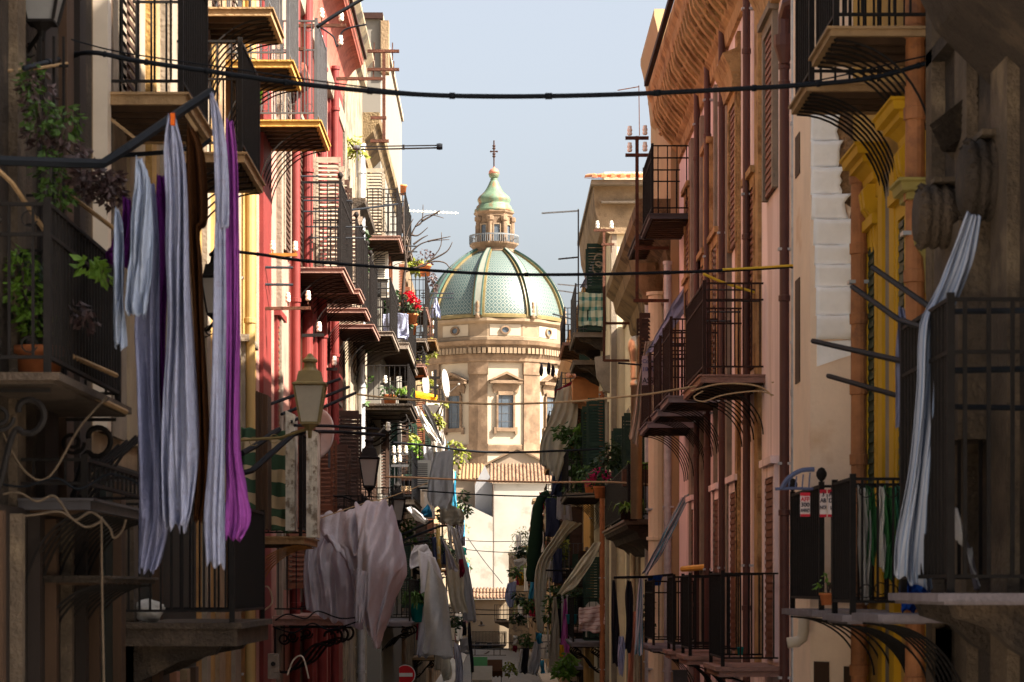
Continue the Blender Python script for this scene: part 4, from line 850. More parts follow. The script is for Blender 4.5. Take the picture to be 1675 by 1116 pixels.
for i, (B, a_, c_, z, o_) in enumerate(EXTRAR): balcony(B, a_, c_, z, o_, 1.1, .1, random.choice((SLABG, SLABT, SLABP)), IRON, br='rods', nbr=6, sp=.14, r=.012, mid=True)
for i, (B, a_, c_, z, o_) in enumerate(FARR):
    br_['f%d' % i] = balcony(B, a_, c_, z, o_, random.choice((1.0, 1.1)), .1, random.choice((SLABG, SLABL, SLABT, SLABP)), random.choice((IRON, IRON, IRONG)), br=random.choice(('rods', 'scroll', 'corbel')), nbr=5, sp=.16, r=.012, mid=random.random() < .4)
br_['end'] = balcony(R13, 208, 210, -2.6, 1.25, 1.3, .15, SLABG, IRON, br='belly', beams=False, X=.9, sp=.25, r=.02)
# hood / bow of the orange bay on the green shutter house
b = MB(); b.prism([(2.83, 68.9, 4.9), (2.4, 68.9, 5.3), (2.1, 68.9, 5.35), (2.1, 68.9, 5.9), (2.35, 68.9, 6.2), (2.83, 68.9, 6.2)], (0, 2.6, 0)); b.build('bay_canopy', mat('orange_canopy', (.55, .22, .08), .8, .2, 3), R7)
b = MB(); tiles(b, 1.95, 2.83, 68.7, 5.95, 71.6, 6.25, .2, .08); b.build('bay_tiles', MC['orange_tiles'], R7)
# carved consoles, pediment of the dark right house
def volute(px, py, D, rad, L):
    b = MB(); c = P(px, py, D); pr = [(rad*.2, 0), (rad*.75, .0), (rad*.8, .02), (rad*.98, .03)]
    for i in range(5): pr += [(rad*(1.0-.05*(i % 2)), .04+i*.035), (rad*(.9 if i % 2 else 1.0), .055+i*.035)]
    pr += [(rad*.92, .23), (rad*.8, .25), (rad*.86, L*.6), (rad*.8, L*.8), (rad*.9, L)]
    b.lathe(pr, (c.x, D, c.z), 28, axis='x')
    for i in range(14):
        a_ = i/14*6.283; b.lathe([(0, -.03), (.03, 0), (0, .03)], (c.x+.035, D+rad*.93*math.sin(a_), c.z+rad*.93*math.cos(a_)), 6, axis='x')
    b.build('scroll_console', DARKST2, R1, True)
    b = MB(); b.box(c.x+.1, D-rad*.7, c.z+rad*.98, 3.4, D+rad*.7, c.z+rad*1.12); b.build('console_cap', DARKST, R1)
volute(1498, 355, 16.6, .22, .6); volute(1572, 295, 16.0, .27, .6)
b = MB(); b.prism([P(1525, 212, 17.3), P(1640, 118, 16.6), P(1645, 135, 16.6), P(1535, 232, 17.3)], (.5, .1, 0)); b.prism([P(1535, 235, 17.4), P(1560, 225, 17.4), P(1600, 190, 17.2), P(1604, 215, 17.2), P(1560, 262, 17.4)], (.5, .1, 0)); b.build('pediment', DARKST, R1)
b = MB(); b.box(3.05, 16.2, 1.0, 3.35, 16.9, 2.45); b.box(3.1, 17.0, .6, 3.35, 17.4, 2.7); b.build('window_jamb', DARKST, R1)
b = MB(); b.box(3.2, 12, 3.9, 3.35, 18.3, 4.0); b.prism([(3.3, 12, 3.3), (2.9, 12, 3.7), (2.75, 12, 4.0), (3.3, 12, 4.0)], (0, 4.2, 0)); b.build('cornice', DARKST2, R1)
def block(B, px0, px1, y0, y1, D, dep, m, name='stone_block'):
    a_, c_ = P(px0, y0, D), P(px1, y1, D); return MB().box(a_.x, D, c_.z, c_.x, D+dep, a_.z).build(name, m, B)
b = MB()
for k in range(5): b.prism([P(1520+k*4, 205+k*9, 17.3-.02*k), P(1632+k*3, 118+k*9, 16.6-.02*k), P(1640+k*3, 126+k*9, 16.6-.02*k), P(1526+k*4, 213+k*9, 17.3-.02*k)], (.6-k*.05, .05, 0))
b.build('raking_moulding', DARKST2, R1)
for px0, px1, y0, y1, D, m in ((1535, 1548, 300, 700, 18.2, DARKST), (1556, 1564, 420, 960, 17.6, SLABG), (1572, 1590, 440, 980, 17.3, WOODD), (1603, 1610, 430, 980, 16.9, DARKST), (1622, 1650, 420, 980, 16.4, DARKST2), (1655, 1662, 420, 1100, 16.2, SLABG), (1600, 1640, 80, 180, 16.8, DARKST), (1556, 1590, 395, 430, 17.2, DARKST), (1540, 1560, 1030, 1116, 17.8, DARKST), (1590, 1612, 1030, 1200, 17.0, WOODD), (1640, 1648, 1030, 1200, 16.3, DARKST)):
    block(R1, px0, px1, y0, y1, D, .25, m, 'window_jamb')
b = MB(); b.tube([P(1560, 850, 15.4), P(1586, 905, 15.3), P(1598, 965, 15.2)], .02, 5); b.build('strut', SLABL, R1)
def block(B, px0, px1, y0, y1, D, dep, m, name='stone_block'):
    a_, c_ = P(px0, y0, D), P(px1, y1, D); return MB().box(a_.x, D, c_.z, c_.x, D+dep, a_.z).build(name, m, B)
b = MB()
for k in range(5): b.prism([P(1520+k*4, 205+k*9, 17.3-.02*k), P(1632+k*3, 118+k*9, 16.6-.02*k), P(1640+k*3, 126+k*9, 16.6-.02*k), P(1526+k*4, 213+k*9, 17.3-.02*k)], (.6-k*.05, .05, 0))
b.build('raking_moulding', DARKST2, R1)
for px0, px1, y0, y1, D, m in ((1535, 1548, 300, 700, 18.2, DARKST), (1556, 1564, 420, 960, 17.6, SLABG), (1572, 1590, 440, 980, 17.3, WOODD), (1603, 1610, 430, 980, 16.9, DARKST), (1622, 1650, 420, 980, 16.4, DARKST2), (1655, 1662, 420, 1100, 16.2, SLABG), (1600, 1640, 80, 180, 16.8, DARKST), (1556, 1590, 395, 430, 17.2, DARKST), (1540, 1560, 1030, 1116, 17.8, DARKST), (1590, 1612, 1030, 1200, 17.0, WOODD), (1640, 1648, 1030, 1200, 16.3, DARKST)):
    block(R1, px0, px1, y0, y1, D, .25, m, 'window_jamb')
b = MB(); b.tube([P(1560, 850, 15.4), P(1586, 905, 15.3), P(1598, 965, 15.2)], .02, 5); b.build('strut', SLABL, R1)
# long clothes arms
arms(br_['near'], [(1330, 558, 19.5), (1480, 592, 16.5), (1535, 607, 15.2), (1700, 603, 14.6)], .022)
arms(br_['near'], [(1355, 615, 19.2), (1470, 648, 17), (1532, 665, 15.3), (1700, 668, 14.6)], .02)
arms(br_['near'], [(1428, 438, 18), (1520, 502, 15.6), (1545, 510, 15.0), (1680, 508, 14.6)], .02)
arms(br_['near'], [(1394, 469, 18.6), (1470, 523, 16.5), (1508, 535, 15.6)], .02)
arms(bl['pots'], [(-20, 262, 15.6), (90, 266, 15.8), (168, 268, 16), (205, 245, 16.2), (300, 180, 17.2), (346, 150, 17.6)], .034)
arms(bl['stone'], [(190, 255, 20.6), (262, 250, 20.6), (330, 240, 20.8), (345, 228, 20.8)], .02)
arms(bl['green'], [(396, 742, 28), (420, 728, 28.5), (456, 703, 29.2)], .035); arms(bl['green'], [(396, 774, 28), (412, 770, 28.2), (455, 732, 29), (480, 710, 29.5), (500, 705, 29.8)], .035)
for ya, yb in ((662, 620), (678, 633), (690, 643)): arms(bl['green'], [(440+(ya-662)*1.3, ya, 29.8), (556+(ya-662)*.9, yb, 31.5)], .02)
arms(bl['green'], [(482, 696, 29.5), (540, 697, 30.5), (620, 702, 32)], .02); arms(bl['green'], [(516, 706, 29.8), (560, 707, 31), (628, 712, 32.4)], .025)
for ya, n_ in ((545-250, 'a'),): pass
for y_, xa, xb in ((288, 447, 522), (299, 492, 560), (328, 494, 575), (346, 494, 560), (371, 500, 600), (389, 505, 600)): arms(bl['p1'], [(xa, y_, 39.5), (xb, y_+.5, 40.5)], .014)
arms(bl['p2'], [(562, 345, 43), (605, 340, 44), (650, 334, 46)], .022)
for y_ in (402, 411): arms(bl['mid1'], [(600, y_, 61), (682, y_+1, 63)], .02)
for y_ in (437, 465): arms(bl['o3'], [(396, y_, 33.6), (478, y_+1, 34.5)], .02)
for y_ in (480, 487): arms(bl['f6'], [(690, y_, 92), (741, y_, 94)], .03)
for xa, ya, xb, yb in ((655, 876, 708, 852), (648, 888, 722, 860), (655, 893, 700, 884)): arms(bl['mid4'], [(xa, ya, 66), (xb, yb, 68)], .035)
arms(br_['d4'], [(1005, 945, 41.5), (1060, 944, 42), (1100, 940, 42.5)], .025)
arms(br_['c4'], [(1012, 594, 43.5), (1048, 597, 43)], .02); arms(br_['f3'], [(905, 514, 88), (935, 522, 90)], .03); arms(br_['tray'], [(893, 933, 74), (940, 934, 74.5)], .03)
for y_ in (568, 592): arms(br_['c3'], [(1062, y_, 40.5), (1118, y_-4, 39)], .012)
for xa, xb, y_ in ((1150, 1262, 474), (1155, 1243, 492), (1158, 1210, 510), (1150, 1195, 525)): arms(br_['c1'], [(xa, y_, 32.5), (xb, y_+.5, 30.5)], .014)
arms(br_['end'], [(812, 1014, 209), (829, 1014, 209)], .05)
#@@PART3
# ================================================================== CABLES ACROSS THE STREET
cable('thick black cable sagging across the sky near the top of the street', [(40, 112, 15.5), (100, 96), (150, 86), (220, 99), (330, 115), (480, 136), (640, 152), (800, 158), (1000, 155), (1200, 146), (1330, 138), (1430, 127), (1520, 103), (1600, 92), (1690, 96)], 18.5, .019, CABLE, clamps=16, n=90)
cable('thin twin wire lying just above the thick black cable', [(95, 58), (190, 84), (330, 105), (640, 148), (800, 155), (1000, 153), (1200, 143), (1330, 133), (1500, 95), (1580, 84)], 18.55, .006, CABLE, n=60)
cable('dark cable crossing in front of the dome shell', [(388, 412), (430, 417), (500, 427), (640, 438), (800, 448), (960, 449), (1180, 443), (1320, 434), (1345, 428), (1395, 422), (1440, 425), (1486, 438)], 26, .018, CABLE, clamps=9, n=70)
cable('thin rope of clothes pegs rising over the yellow house', [(1330, 424), (1365, 420), (1392, 418), (1440, 420), (1484, 424)], 23, .008, CABLE, clamps=5, n=20)
cable('short wire climbing to the clay pipe over the yellow house', [(1392, 420), (1425, 407), (1460, 388), (1490, 380)], 22.5, .008, CABLE, clamps=3, n=20)
cable('beige rope crossing in front of the drum windows', [(583, 645), (640, 652), (690, 655), (800, 661), (920, 658), (1000, 651), (1060, 645), (1140, 632), (1200, 628), (1282, 624)], 31, .014, ROPE, clamps=3, n=60)
cable('slack beige rope drooping from the rose house balcony', [(1130, 640), (1180, 628), (1240, 632), (1270, 655), (1285, 672), (1296, 660), (1292, 640), (1270, 628), (1305, 608), (1312, 584)], 29.5, .011, ROPE, n=60)
cable('loop of beige rope hanging below the rose balcony slab', [(1150, 640), (1135, 650), (1150, 657), (1185, 646), (1240, 640), (1275, 648), (1298, 632), (1290, 622), (1262, 626)], 29.3, .009, ROPE, n=50)
cable('dark wire running below the drum base', [(640, 724), (690, 728), (800, 740), (930, 737), (1010, 733)], 62, .03, CABLE, n=30)
cable('pale taut rope crossing above the nave roof', [(630, 780), (690, 782), (800, 787), (900, 789), (1000, 789), (1098, 795)], 48, .022, ROPE, n=30)
cable('white cable end sagging below the planted stone balcony', [(1060, 792), (1080, 800), (1096, 802), (1100, 795)], 47, .02, PVC, n=12)
cable('thin wire crossing the upper nave wall', [(690, 803), (800, 810), (900, 812), (985, 808)], 64, .02, CABLE, n=24)
cable('yellow hose rising from the rose house railing to the cable', [(1150, 448), (1185, 463), (1240, 480)], 31, .018, ROPEY, n=12)
cable('yellow hose taped along the dark cable', [(1182, 441), (1240, 438), (1300, 434)], 25.9, .013, ROPEY, n=10)
cable('thick black cable entering at the top over the red cornice', [(518, 45), (540, 30), (570, 12), (610, -12)], 32, .025, CABLE, n=12)
cable('wire looping from insulator to insulator on the pink house', [(523, 44), (545, 60), (552, 76), (562, 50), (600, 40)], 36, .014, CABLE, n=30)
for i, (y0, y1, D) in enumerate(((880, 884, 130), (892, 905, 120), (964, 966, 105), (992, 996, 100), (1000, 1003, 98), (1045, 1050, 110), (1056, 1060, 112))):
    cable(('wire low over the nave wall shadow', 'slanting wire low on the nave wall', 'wire just above the low tiled roof', 'upper of two wires below the low tiled roof', 'lower of two wires below the low tiled roof', 'wire above the far pipe terrace', 'wire touching the far pipe terrace')[i], [(700, y0), (800, (y0+y1)/2+4), (900, y1)], D, .02, CABLE, n=16)
for i, pts in enumerate(([(450, 915), (470, 905), (500, 912), (520, 900), (560, 912), (610, 905)], [(446, 925), (480, 935), (510, 920), (540, 930), (590, 915)], [(470, 1105), (480, 1080), (495, 1075), (505, 1110)], [(430, 1000), (445, 985), (438, 960), (420, 968), (412, 985)])):
    cable(('tangled wire under the balcony with the lilac sheet', 'second drooping wire under the lilac sheet balcony', 'loop of white wire at the bottom beside the grey meter box', 'white coiled cable on the red pilaster')[i], [(a_, b_+ (100 if i < 2 else 0)) for a_, b_ in pts], 33.2, .012, CABLE if i < 2 else PVC, n=40)
cable('thin wire hanging down the front of the nave wall', [(765, 880), (790, 915), (806, 935), (822, 955)], 226, .04, CABLE, n=12)

# ================================================================== STREET LANTERNS
MILK = mat('frosted_glass', (.42, .38, .34), .35, .1, 3, trans=.35, spec=.5)
def lantern(label, px, ytop, yb, D, w, m, ml=None, bulb=True, stem=None):
    T = thing('street_lantern', P(px, yb, D), label, 'street lamp'); x, _, zb = P(px, yb, D); zt = P(px, ytop, D).z; h = zt-zb; ml = ml or MILK
    g0, g1 = zb+h*.06, zb+h*.55; A = [R(45+90*k) for k in range(4)]; s2 = 1.414/2
    b = MB()
    for k in range(4):
        q = A[k]; p0 = Vector((x+w*.5*.56*math.sin(q)*1.414, D-w*.5*.56*math.cos(q)*1.414, g0)); p1 = Vector((x+w*.5*.94*math.sin(q)*1.414, D-w*.5*.94*math.cos(q)*1.414, g1)); b.bar(p0, p1, w*.045)
    b.lathe([(w*.41, g0-h*.03), (w*.41, g0), (w*.36, g0)], (x, D, 0), 4, A); b.lathe([(w*.66, g1), (w*.74, g1+h*.012), (w*.74, g1+h*.035), (w*.6, g1+h*.05)], (x, D, 0), 4, A)
    b.lathe([(.02, g0-h*.22), (.025, g0-h*.12), (w*.1, g0-h*.1), (w*.3, g0-h*.02)], (x, D, 0), 8)
    b.build('lamp_frame', m, T)
    b = MB(); b.lathe([(w*.36, g0+.002), (w*.62, g1-.002)], (x, D, 0), 4, A); b.build('glass', ml, T)
    b = MB(); b.lathe([(w*.58, g1+h*.051), (w*.56, g1+h*.07), (w*.47, g1+h*.2), (w*.3, g1+h*.205)], (x, D, 0), 4, A)
    b.lathe([(w*.28, g1+h*.206), (w*.2, g1+h*.25), (w*.18, g1+h*.32), (w*.24, g1+h*.33), (w*.24, g1+h*.36), (w*.12, g1+h*.4), (w*.07, g1+h*.44), (.004, g1+h*.45)], (x, D, 0), 16)
    b.build('cap', m, T)
    if bulb:
        b = MB(); b.lathe([(.02, g0+h*.02), (.03, g0+h*.16), (w*.06, g0+h*.2), (w*.11, g0+h*.3), (w*.09, g0+h*.38), (.01, g0+h*.42)], (x, D, 0), 12); b.build('bulb', mat('lamp_bulb', (.3, .26, .22), .4, .2, 5), T, True)
    if stem:
        b = MB(); b.tube([P(*q) for q in stem], .018, 6)
        for k in range(3):
            q = P(*stem[0]).lerp(P(*stem[-1]), .35+.2*k); b.tube([(q.x+.05*math.cos(a_*.7), q.y, q.z-.07+.05*math.sin(a_*.7)) for a_ in range(9)], .007, 4)
        b.build('wall_arm', m, T)
LY = mat('cream_lamp_paint', (.2, .15, .06), .6, .25, 6)
lantern('cream painted street lantern in front of the pink house', 507, 578, 698, 27.5, .36, LY, mat('cream_glass', (.6, .54, .42), .3, .15, 3, trans=.3), stem=[(507, 700, 27.5), (460, 716, 27.6), (400, 720, 27.7), (341, 722, 27.8)])
lantern('black street lantern with frosted glass beside the brown shutter', 604, 712, 800, 42, .34, IRON, stem=[(604, 806, 42), (604, 828, 42), (560, 812, 42), (502, 812, 42)])
lantern('smaller black street lantern behind the top of the lilac sheet', 650, 788, 855, 54, .36, IRON, stem=[(650, 866, 54), (640, 880, 54), (572, 880, 54)])
lantern('large dark street lantern cut by the top left corner', 69, -95, 44, 17, .33, IRON, mat('grey_lamp_glass', (.3, .3, .3), .3, .2, 3, trans=.3), stem=[(69, 50, 17), (40, 90, 17.2), (10, 96, 17.4)])
lantern('small glass lantern half hidden behind the lavender laundry', 353, 405, 520, 26, .3, IRON, stem=[(353, 524, 26), (340, 540, 26.4), (325, 540, 26.6)])

# ================================================================== INSULATOR BRACKETS AND UTILITY POSTS
def insul(b, c, s=1.0): b.lathe([(.022*s, 0), (.035*s, .01*s), (.042*s, .04*s), (.028*s, .055*s), (.04*s, .07*s), (.04*s, .1*s), (.028*s, .115*s), (.034*s, .13*s), (.028*s, .15*s), (.008*s, .155*s)], c, 12)
def insulators(label, bar_, ins, D, m=None, sc_=1.0, vert=None):
    m = m or RUST
    T = thing('insulator_bracket', P(*bar_[0], D), label, 'insulator bracket', 'iron brackets with white insulators')
    b = MB()
    p0, p1 = P(*bar_[0], D), P(*bar_[1], D); b.bar(p0, p1, .028*sc_); 
    for v in (vert or []): b.bar(P(*v[0], D), P(*v[1], D), .03*sc_)
    for q in ins: c = P(*q, D); b.bar((c.x, c.y, c.z-.05), (c.x, c.y, c.z+.03), .012)
    b.build('arm', m, T)
    for q in ins: b = MB(); insul(b, P(*q, D), sc_*.82); b.build('insulator', CERAMIC, T, True)
insulators('orange rusty arm with two white insulators over the dark cable', ((440, 417), (486, 417)), ((446, 410), (483, 411)), 31, mat('orange_rust', (.36, .13, .02), .8, .3, 8), 1.0)
insulators('rusty arm with two insulators below the pink balcony', ((430, 505), (508, 504)), ((471, 495), (504, 492)), 34, None, 1.1)
insulators('dark arm with one insulator under the second pink slab', ((494, 549), (530, 548)), ((522, 543),), 37, IRON, 1.2)
insulators('dark arm with one insulator under the last pink slab', ((534, 604), (552, 604)), ((547, 598),), 40, IRON, 1.2)
insulators('iron arm with two insulators at the foot of the red cornice', ((486, 42), (566, 42)), ((526, 30), (558, 35)), 34, RUST, 1.1)
insulators('lower arm with two insulators beside the red cove', ((486, 80), (500, 80)), ((525, 74), (557, 74)), 35, RUST, 1.1)
insulators('row of three white insulators on the peeling wall', ((640, 742), (668, 742)), ((644, 742), (653, 742), (664, 742)), 60, IRONG, 1.5)
insulators('second row of white insulators under the first three', ((640, 762), (668, 762)), ((645, 758), (654, 756)), 60, IRONG, 1.5)
insulators('lone white insulator under the scroll bracket balcony', ((625, 706), (640, 706)), ((635, 706),), 52, IRON, 1.6)
insulators('lone insulator hanging under the dark middle balcony', ((622, 628), (634, 628)), ((630, 628),), 60, IRON, 1.6)
def post(label, D, v, arms_, ins=(), m=None, r=.03, wall=()):
    m = m or RUST
    T = thing('utility_post', P(v[0], v[2], D), label, 'utility post', 'iron wire posts fixed to the houses')
    b = MB(); b.box(P(v[0], 0, D).x-r, D-r, P(0, v[2], D).z, P(v[0], 0, D).x+r, D+r, P(0, v[1], D).z); b.build('post', m, T)
    for x0, x1, y in arms_: b = MB(); b.box(P(x0, 0, D).x, D-r*1.2, P(0, y, D).z-r*.9, P(x1, 0, D).x, D+r*1.2, P(0, y, D).z+r*.9); b.build('crossarm', m, T)
    for x, y, k in ins:
        b = MB()
        if k: insul(b, P(x, y, D), 1.15 if D > 40 else 1.0); b.build('insulator', CERAMIC, T, True)
        else: b.bar(P(x, y+14, D), P(x, y-14, D), r*.5, 4); b.build('pin', m, T)
post('iron utility post with two bare crossarms against the sky left of the cross', 47, (628, 82, 234), ((601, 653, 84), (601, 653, 114), (550, 627, 129), (606, 632, 193), (606, 636, 231)), ((612, 84, 0), (642, 84, 0), (611, 114, 0), (644, 114, 0)), wall=())
post('tall rusty post with white insulators left of the black iron balcony', 44, (1042, 223, 494), ((1023, 1061, 226), (1023, 1061, 254), (1037, 1094, 406), (1036, 1094, 492)), ((1030, 222, 1), (1055, 221, 1), (1030, 249, 1), (1055, 248, 1)))
post('shorter rusty post with insulators before the green shutters', 57, (988, 374, 591), ((971, 1005, 377), (984, 1005, 400), (988, 1030, 529), (988, 1048, 590)), ((977, 374, 1), (1000, 374, 1), (1000, 400, 0)))
post('small rusty post on the pink drum edge behind hanging plants', 100, (704, 520, 560), ((697, 715, 534), (697, 715, 548)), ((709, 532, 1), (709, 546, 1)), r=.05)
post('little iron post with arms beside the satellite dish', 90, (712, 605, 650), ((702, 720, 618), (704, 718, 634)), ((707, 616, 1),), IRON, .05)

# antennas
def yagi(label, D, boom, mast=None, n=0, m=None, r=.02, el_=None, head=False):
    T = thing('antenna', P(*(mast[1] if mast else boom[0]), D), label, 'antenna'); m = m or IRONG
    b = MB(); b.bar(P(*boom[0], D), P(*boom[1], D), r); b.build('boom', m, T)
    if mast: b = MB(); b.bar(P(*mast[0], D), P(*mast[1], D), r); b.build('mast', m, T)
    if n:
        b = MB(); L = el_ or .12
        for i in range(n):
            p = P(*boom[0], D).lerp(P(*boom[1], D), (i+.3)/n); b.bar(p-Vector((0, L, L*.3)), p+Vector((0, L, L*.3)), r*.5)
        b.build('element', m, T)
    if head: b = MB(); p = P(*boom[1], D); b.lathe([(r*2, -.06), (r*2.6, -.05), (r*2.6, .05), (r*2, .06)], p, 8, axis='x'); b.build('end_cap', IRON, T)
T = yagi('thin antenna with short arm above the rusty post on the right', 58, ((1010, 148), (1045, 142)), ((1045, 140), (1046, 222)), 3, RUST, .014)
yagi('antenna arm pointing left on a mast beside the beige house', 70, ((886, 349), (947, 345)), ((946, 342), (946, 520)), 4, IRONG, .03)
yagi('lower antenna arm pointing left near the dome edge', 72, ((913, 424), (945, 421)), None, 3, IRONG, .03)
yagi('pale television antenna with many elements above the bare branches', 66, ((668, 345), (750, 349)), ((668, 335), (668, 420)), 12, mat('pale_aluminium', (.6, .58, .5), .4, .1, 5), .025, .22)
yagi('small pair of antenna rods below the yellow eave', 90, ((912, 465), (945, 468)), None, 2, IRONG, .03); yagi('lowest antenna rods right of the dome tiles', 90, ((912, 475), (945, 480)), None, 2, IRONG, .03)
T = thing('clothes_rod', P(580, 243, 50), 'twin rod with black end pointing right into the sky', 'drying rod')
b = MB(); b.bar(P(590, 245, 50), P(716, 242, 50), .02); b.bar(P(590, 240, 50), P(716, 238, 50), .016); b.bar(P(660, 245, 50), P(660, 237, 50), .03); b.build('rod', IRON, T)
b = MB(); b.lathe([(.06, -.06), (.07, 0), (.06, .06)], P(719, 240, 50), 10, axis='x'); b.build('end_cap', CABLE, T)
b = MB(); b.lathe([(.05, -.06), (.06, 0), (.05, .06)], P(584, 242, 50), 10, axis='x'); b.bar(P(584, 243, 50), P(584, 290, 50), .02); b.build('mount', IRONG, T)

# satellite dishes
def dish(label, px, py, D, rx, yaw, m=None, pitch=.35, back=False):
    T = thing('satellite_dish', P(px, py, D), label, 'satellite dish'); m = m or mat('dish_white', (.3, .28, .26), .5, .15, 3)
    b = MB(); d = Vector((math.sin(yaw)*math.cos(pitch), -math.cos(yaw)*math.cos(pitch), math.sin(pitch))); u = d.cross(Vector((0, 0, 1))).normalized(); v = u.cross(d); c = P(px, py, D)
    for i in range(7):
        r_ = rx*i/6
        for j in range(24): q = 6.283*j/24; b.v.append(c+u*r_*math.cos(q)+v*r_*1.12*math.sin(q)+d*(.28*r_*r_/rx))
    for i in range(6):
        for j in range(24): a_ = i*24+j; e_ = i*24+(j+1) % 24; b.f.append((a_, e_, e_+24, a_+24))
    o = b.build('reflector', m, T, True); md = o.modifiers.new('t', 'SOLIDIFY'); md.thickness = .015
    tip = c+d*rx*1.3+v*-rx*.2; b = MB(); b.bar(c-v*rx*1.05, tip, .018); b.build('feed_arm', m, T)
    b = MB(); b.lathe([(.03, -.07), (.05, -.04), (.05, .05), (.02, .07)], tip, 10, axis='y'); b.build('receiver', m, T)
    b = MB(); b.bar(c-d*.02, c-d*.25, .03); b.bar(c-d*.25, c-d*.25-Vector((0, 0, .5)), .025); b.build('mount', IRONG, T)
dish('white satellite dish on a long arm left of the drum window', 724, 628, 100, .52, 1.32, pitch=.1)
dish('bright narrow satellite dish above the yellow awning', 692, 630, 92, .42, 1.3, pitch=.05)
dish('grey satellite dish behind the cream lantern', 523, 712, 40, .37, -.6, mat('dish_grey', (.42, .38, .36), .6, .15, 3), .1)
dish('pale dish partly hidden by the cream lantern cap', 488, 640, 41, .4, .5, MC['dish_grey'], .1)

# air conditioners and boxes
def aircon(label, px, py, D, w, h, m=None):
    T = thing('air_conditioner', P(px, py, D), label, 'air conditioner'); x, _, z = P(px, py, D); m = m or mat('aircon_white', (.66, .62, .54), .5, .12, 4)
    b = MB(); b.box(x-w/2, D, z-h/2, x+w/2, D+.35, z+h/2); b.build('casing', m, T)
    b = MB()
    for i in range(11): zz_ = z-h*.42+h*.84*i/11; b.box(x-w*.42, D-.012, zz_, x+w*.3, D-.002, zz_+h*.03)
    b.build('grille', IRONG, T)
    b = MB(); b.box(x-w*.5, D+.1, z-h/2-.05, x+w*.5, D+.3, z-h/2-.005); b.build('bracket', IRONG, T)
aircon('white air conditioner left of the brown open shutters', 623, 434, 60, .34, .68)
aircon('second white air conditioner tucked below the branches', 626, 470, 61.5, .36, .5)
aircon('pale unit on the rear wall near the blue cloth', 692, 775, 68, .42, .75)
aircon('pale unit behind the satellite dishes', 711, 670, 104, .7, .55)
T = thing('meter_box', P(447, 1110, 31), 'grey meter box on the red pilaster at the bottom', 'meter box'); x, D, z = P(447, 1090, 31)
b = MB(); b.box(x-.07, D, z-.16, x+.07, D+.12, z+.16); b.build('casing', SLABG, T); b = MB(); b.lathe([(.03, -.01), (.03, .01)], (x, D-.01, z+.03), 12, axis='y'); b.build('dial', IRON, T)
T = thing('meter_box', P(1113, 1108, 41), 'grey box on the wall below the rose house railing', 'meter box'); x, D, z = P(1113, 1108, 41)
b = MB(); b.box(x-.12, D, z-.14, x+.12, D+.15, z+.1); b.build('casing', IRONG, T); b = MB(); b.box(x-.13, D-.01, z+.1, x+.13, D+.16, z+.12); b.build('lid', IRONG, T)

# no entry sign
T = thing('no_entry_sign', P(663, 1200, 73), 'round red no entry sign with white bar at the bottom left of the street', 'road sign'); c = P(663, 1104, 73)
b = MB(); b.lathe([(.28, -.01), (.28, .01)], c, 40, axis='y'); b.build('disc', mat('sign_red', (.62, .015, .02), .4, .08, 4), T)
b = MB(); b.lathe([(.303, -.004), (.303, .012)], c, 40, axis='y'); b.build('rim', mat('sign_white', (.8, .78, .72), .4, .08, 4), T)
b = MB(); b.box(c.x-.22, c.y-.016, c.z-.055, c.x+.22, c.y-.011, c.z+.055); b.build('bar', MC['sign_white'], T)
b = MB(); b.bar((c.x, c.y+.05, -5), (c.x, c.y+.05, c.z+.2), .03, 10); b.build('pole', SILVER, T)

# ================================================================== LAUNDRY AND SHEETS
def cm(n, c, tr=.25, var=.12): return mat('cloth_'+n, c, .95, var, 6, trans=tr, spec=.1, bump=.55, fine=34)
LAV = mat('cloth_lavender', (.26, .28, .44), .95, .15, 6, trans=.35, spec=.1, bump=.6, fine=30, col2=(.2, .2, .34), s2=38, th=.63); LAV2 = mat('cloth_pale_lavender', (.39, .42, .58), .95, .15, 5, trans=.35, spec=.1, bump=.6, fine=26, col2=(.36, .36, .5), s2=22, th=.6); PUR = cm('purple', (.07, .008, .1)); MAG = cm('magenta', (.3, .07, .34)); BRN = cm('brown', (.055, .02, .006)); BLU = cm('pale_blue', (.38, .45, .6), .35)
WHT = cm('white', (.75, .72, .68), .4); GRY = cm('grey_white', (.5, .49, .5), .4); LIL = cm('lilac_grey', (.64, .61, .66), .5); IVO = cm('ivory', (.74, .68, .56), .5); BEI = cm('beige', (.52, .45, .35), .35)
BLK = cm('black', (.02, .018, .024), .05); NAV = cm('navy', (.03, .035, .07), .05); DBL = cm('strong_blue', (.01, .06, .3), .1); SKY = cm('sky_blue', (.05, .3, .5), .2); TEA = cm('teal', (.01, .3, .3), .2); GRN = cm('green', (.04, .14, .05), .2); PNK = cm('pink', (.55, .12, .4), .2); RDD = cm('dark_red', (.2, .01, .03), .1); ORG = cm('orange', (.7, .14, .02), .25); YEL = cm('yellow', (.75, .38, .02), .3)
FL = 'clothes hung from the arm at the left edge'
def col2(xs): return [[(a_, y), ((a_+b_)/2, y+random.uniform(-2, 2)), (b_, y)] for y, a_, b_ in xs]
cloth('short pale blue cloth at the left end of the near laundry', 'laundry', col2([(342, 189, 194), (380, 188, 202), (450, 186, 205), (520, 183, 206), (568, 186, 206)]), 15.6, BLU, 2, .06, group=FL)
cloth('deep purple cloth peeping behind the short pale blue one', 'laundry', col2([(325, 200, 214), (360, 200, 214), (400, 182, 216), (420, 172, 216), (436, 182, 212)]), 15.9, PUR, 3, .05, group=FL)
cloth('light blue fringed cloth over the longest lavender strip', 'laundry', col2([(262, 226, 232), (300, 222, 246), (360, 214, 250), (430, 212, 248), (490, 209, 242), (516, 212, 240)]), 15.5, BLU, 3, .06, group=FL, wr=.02)
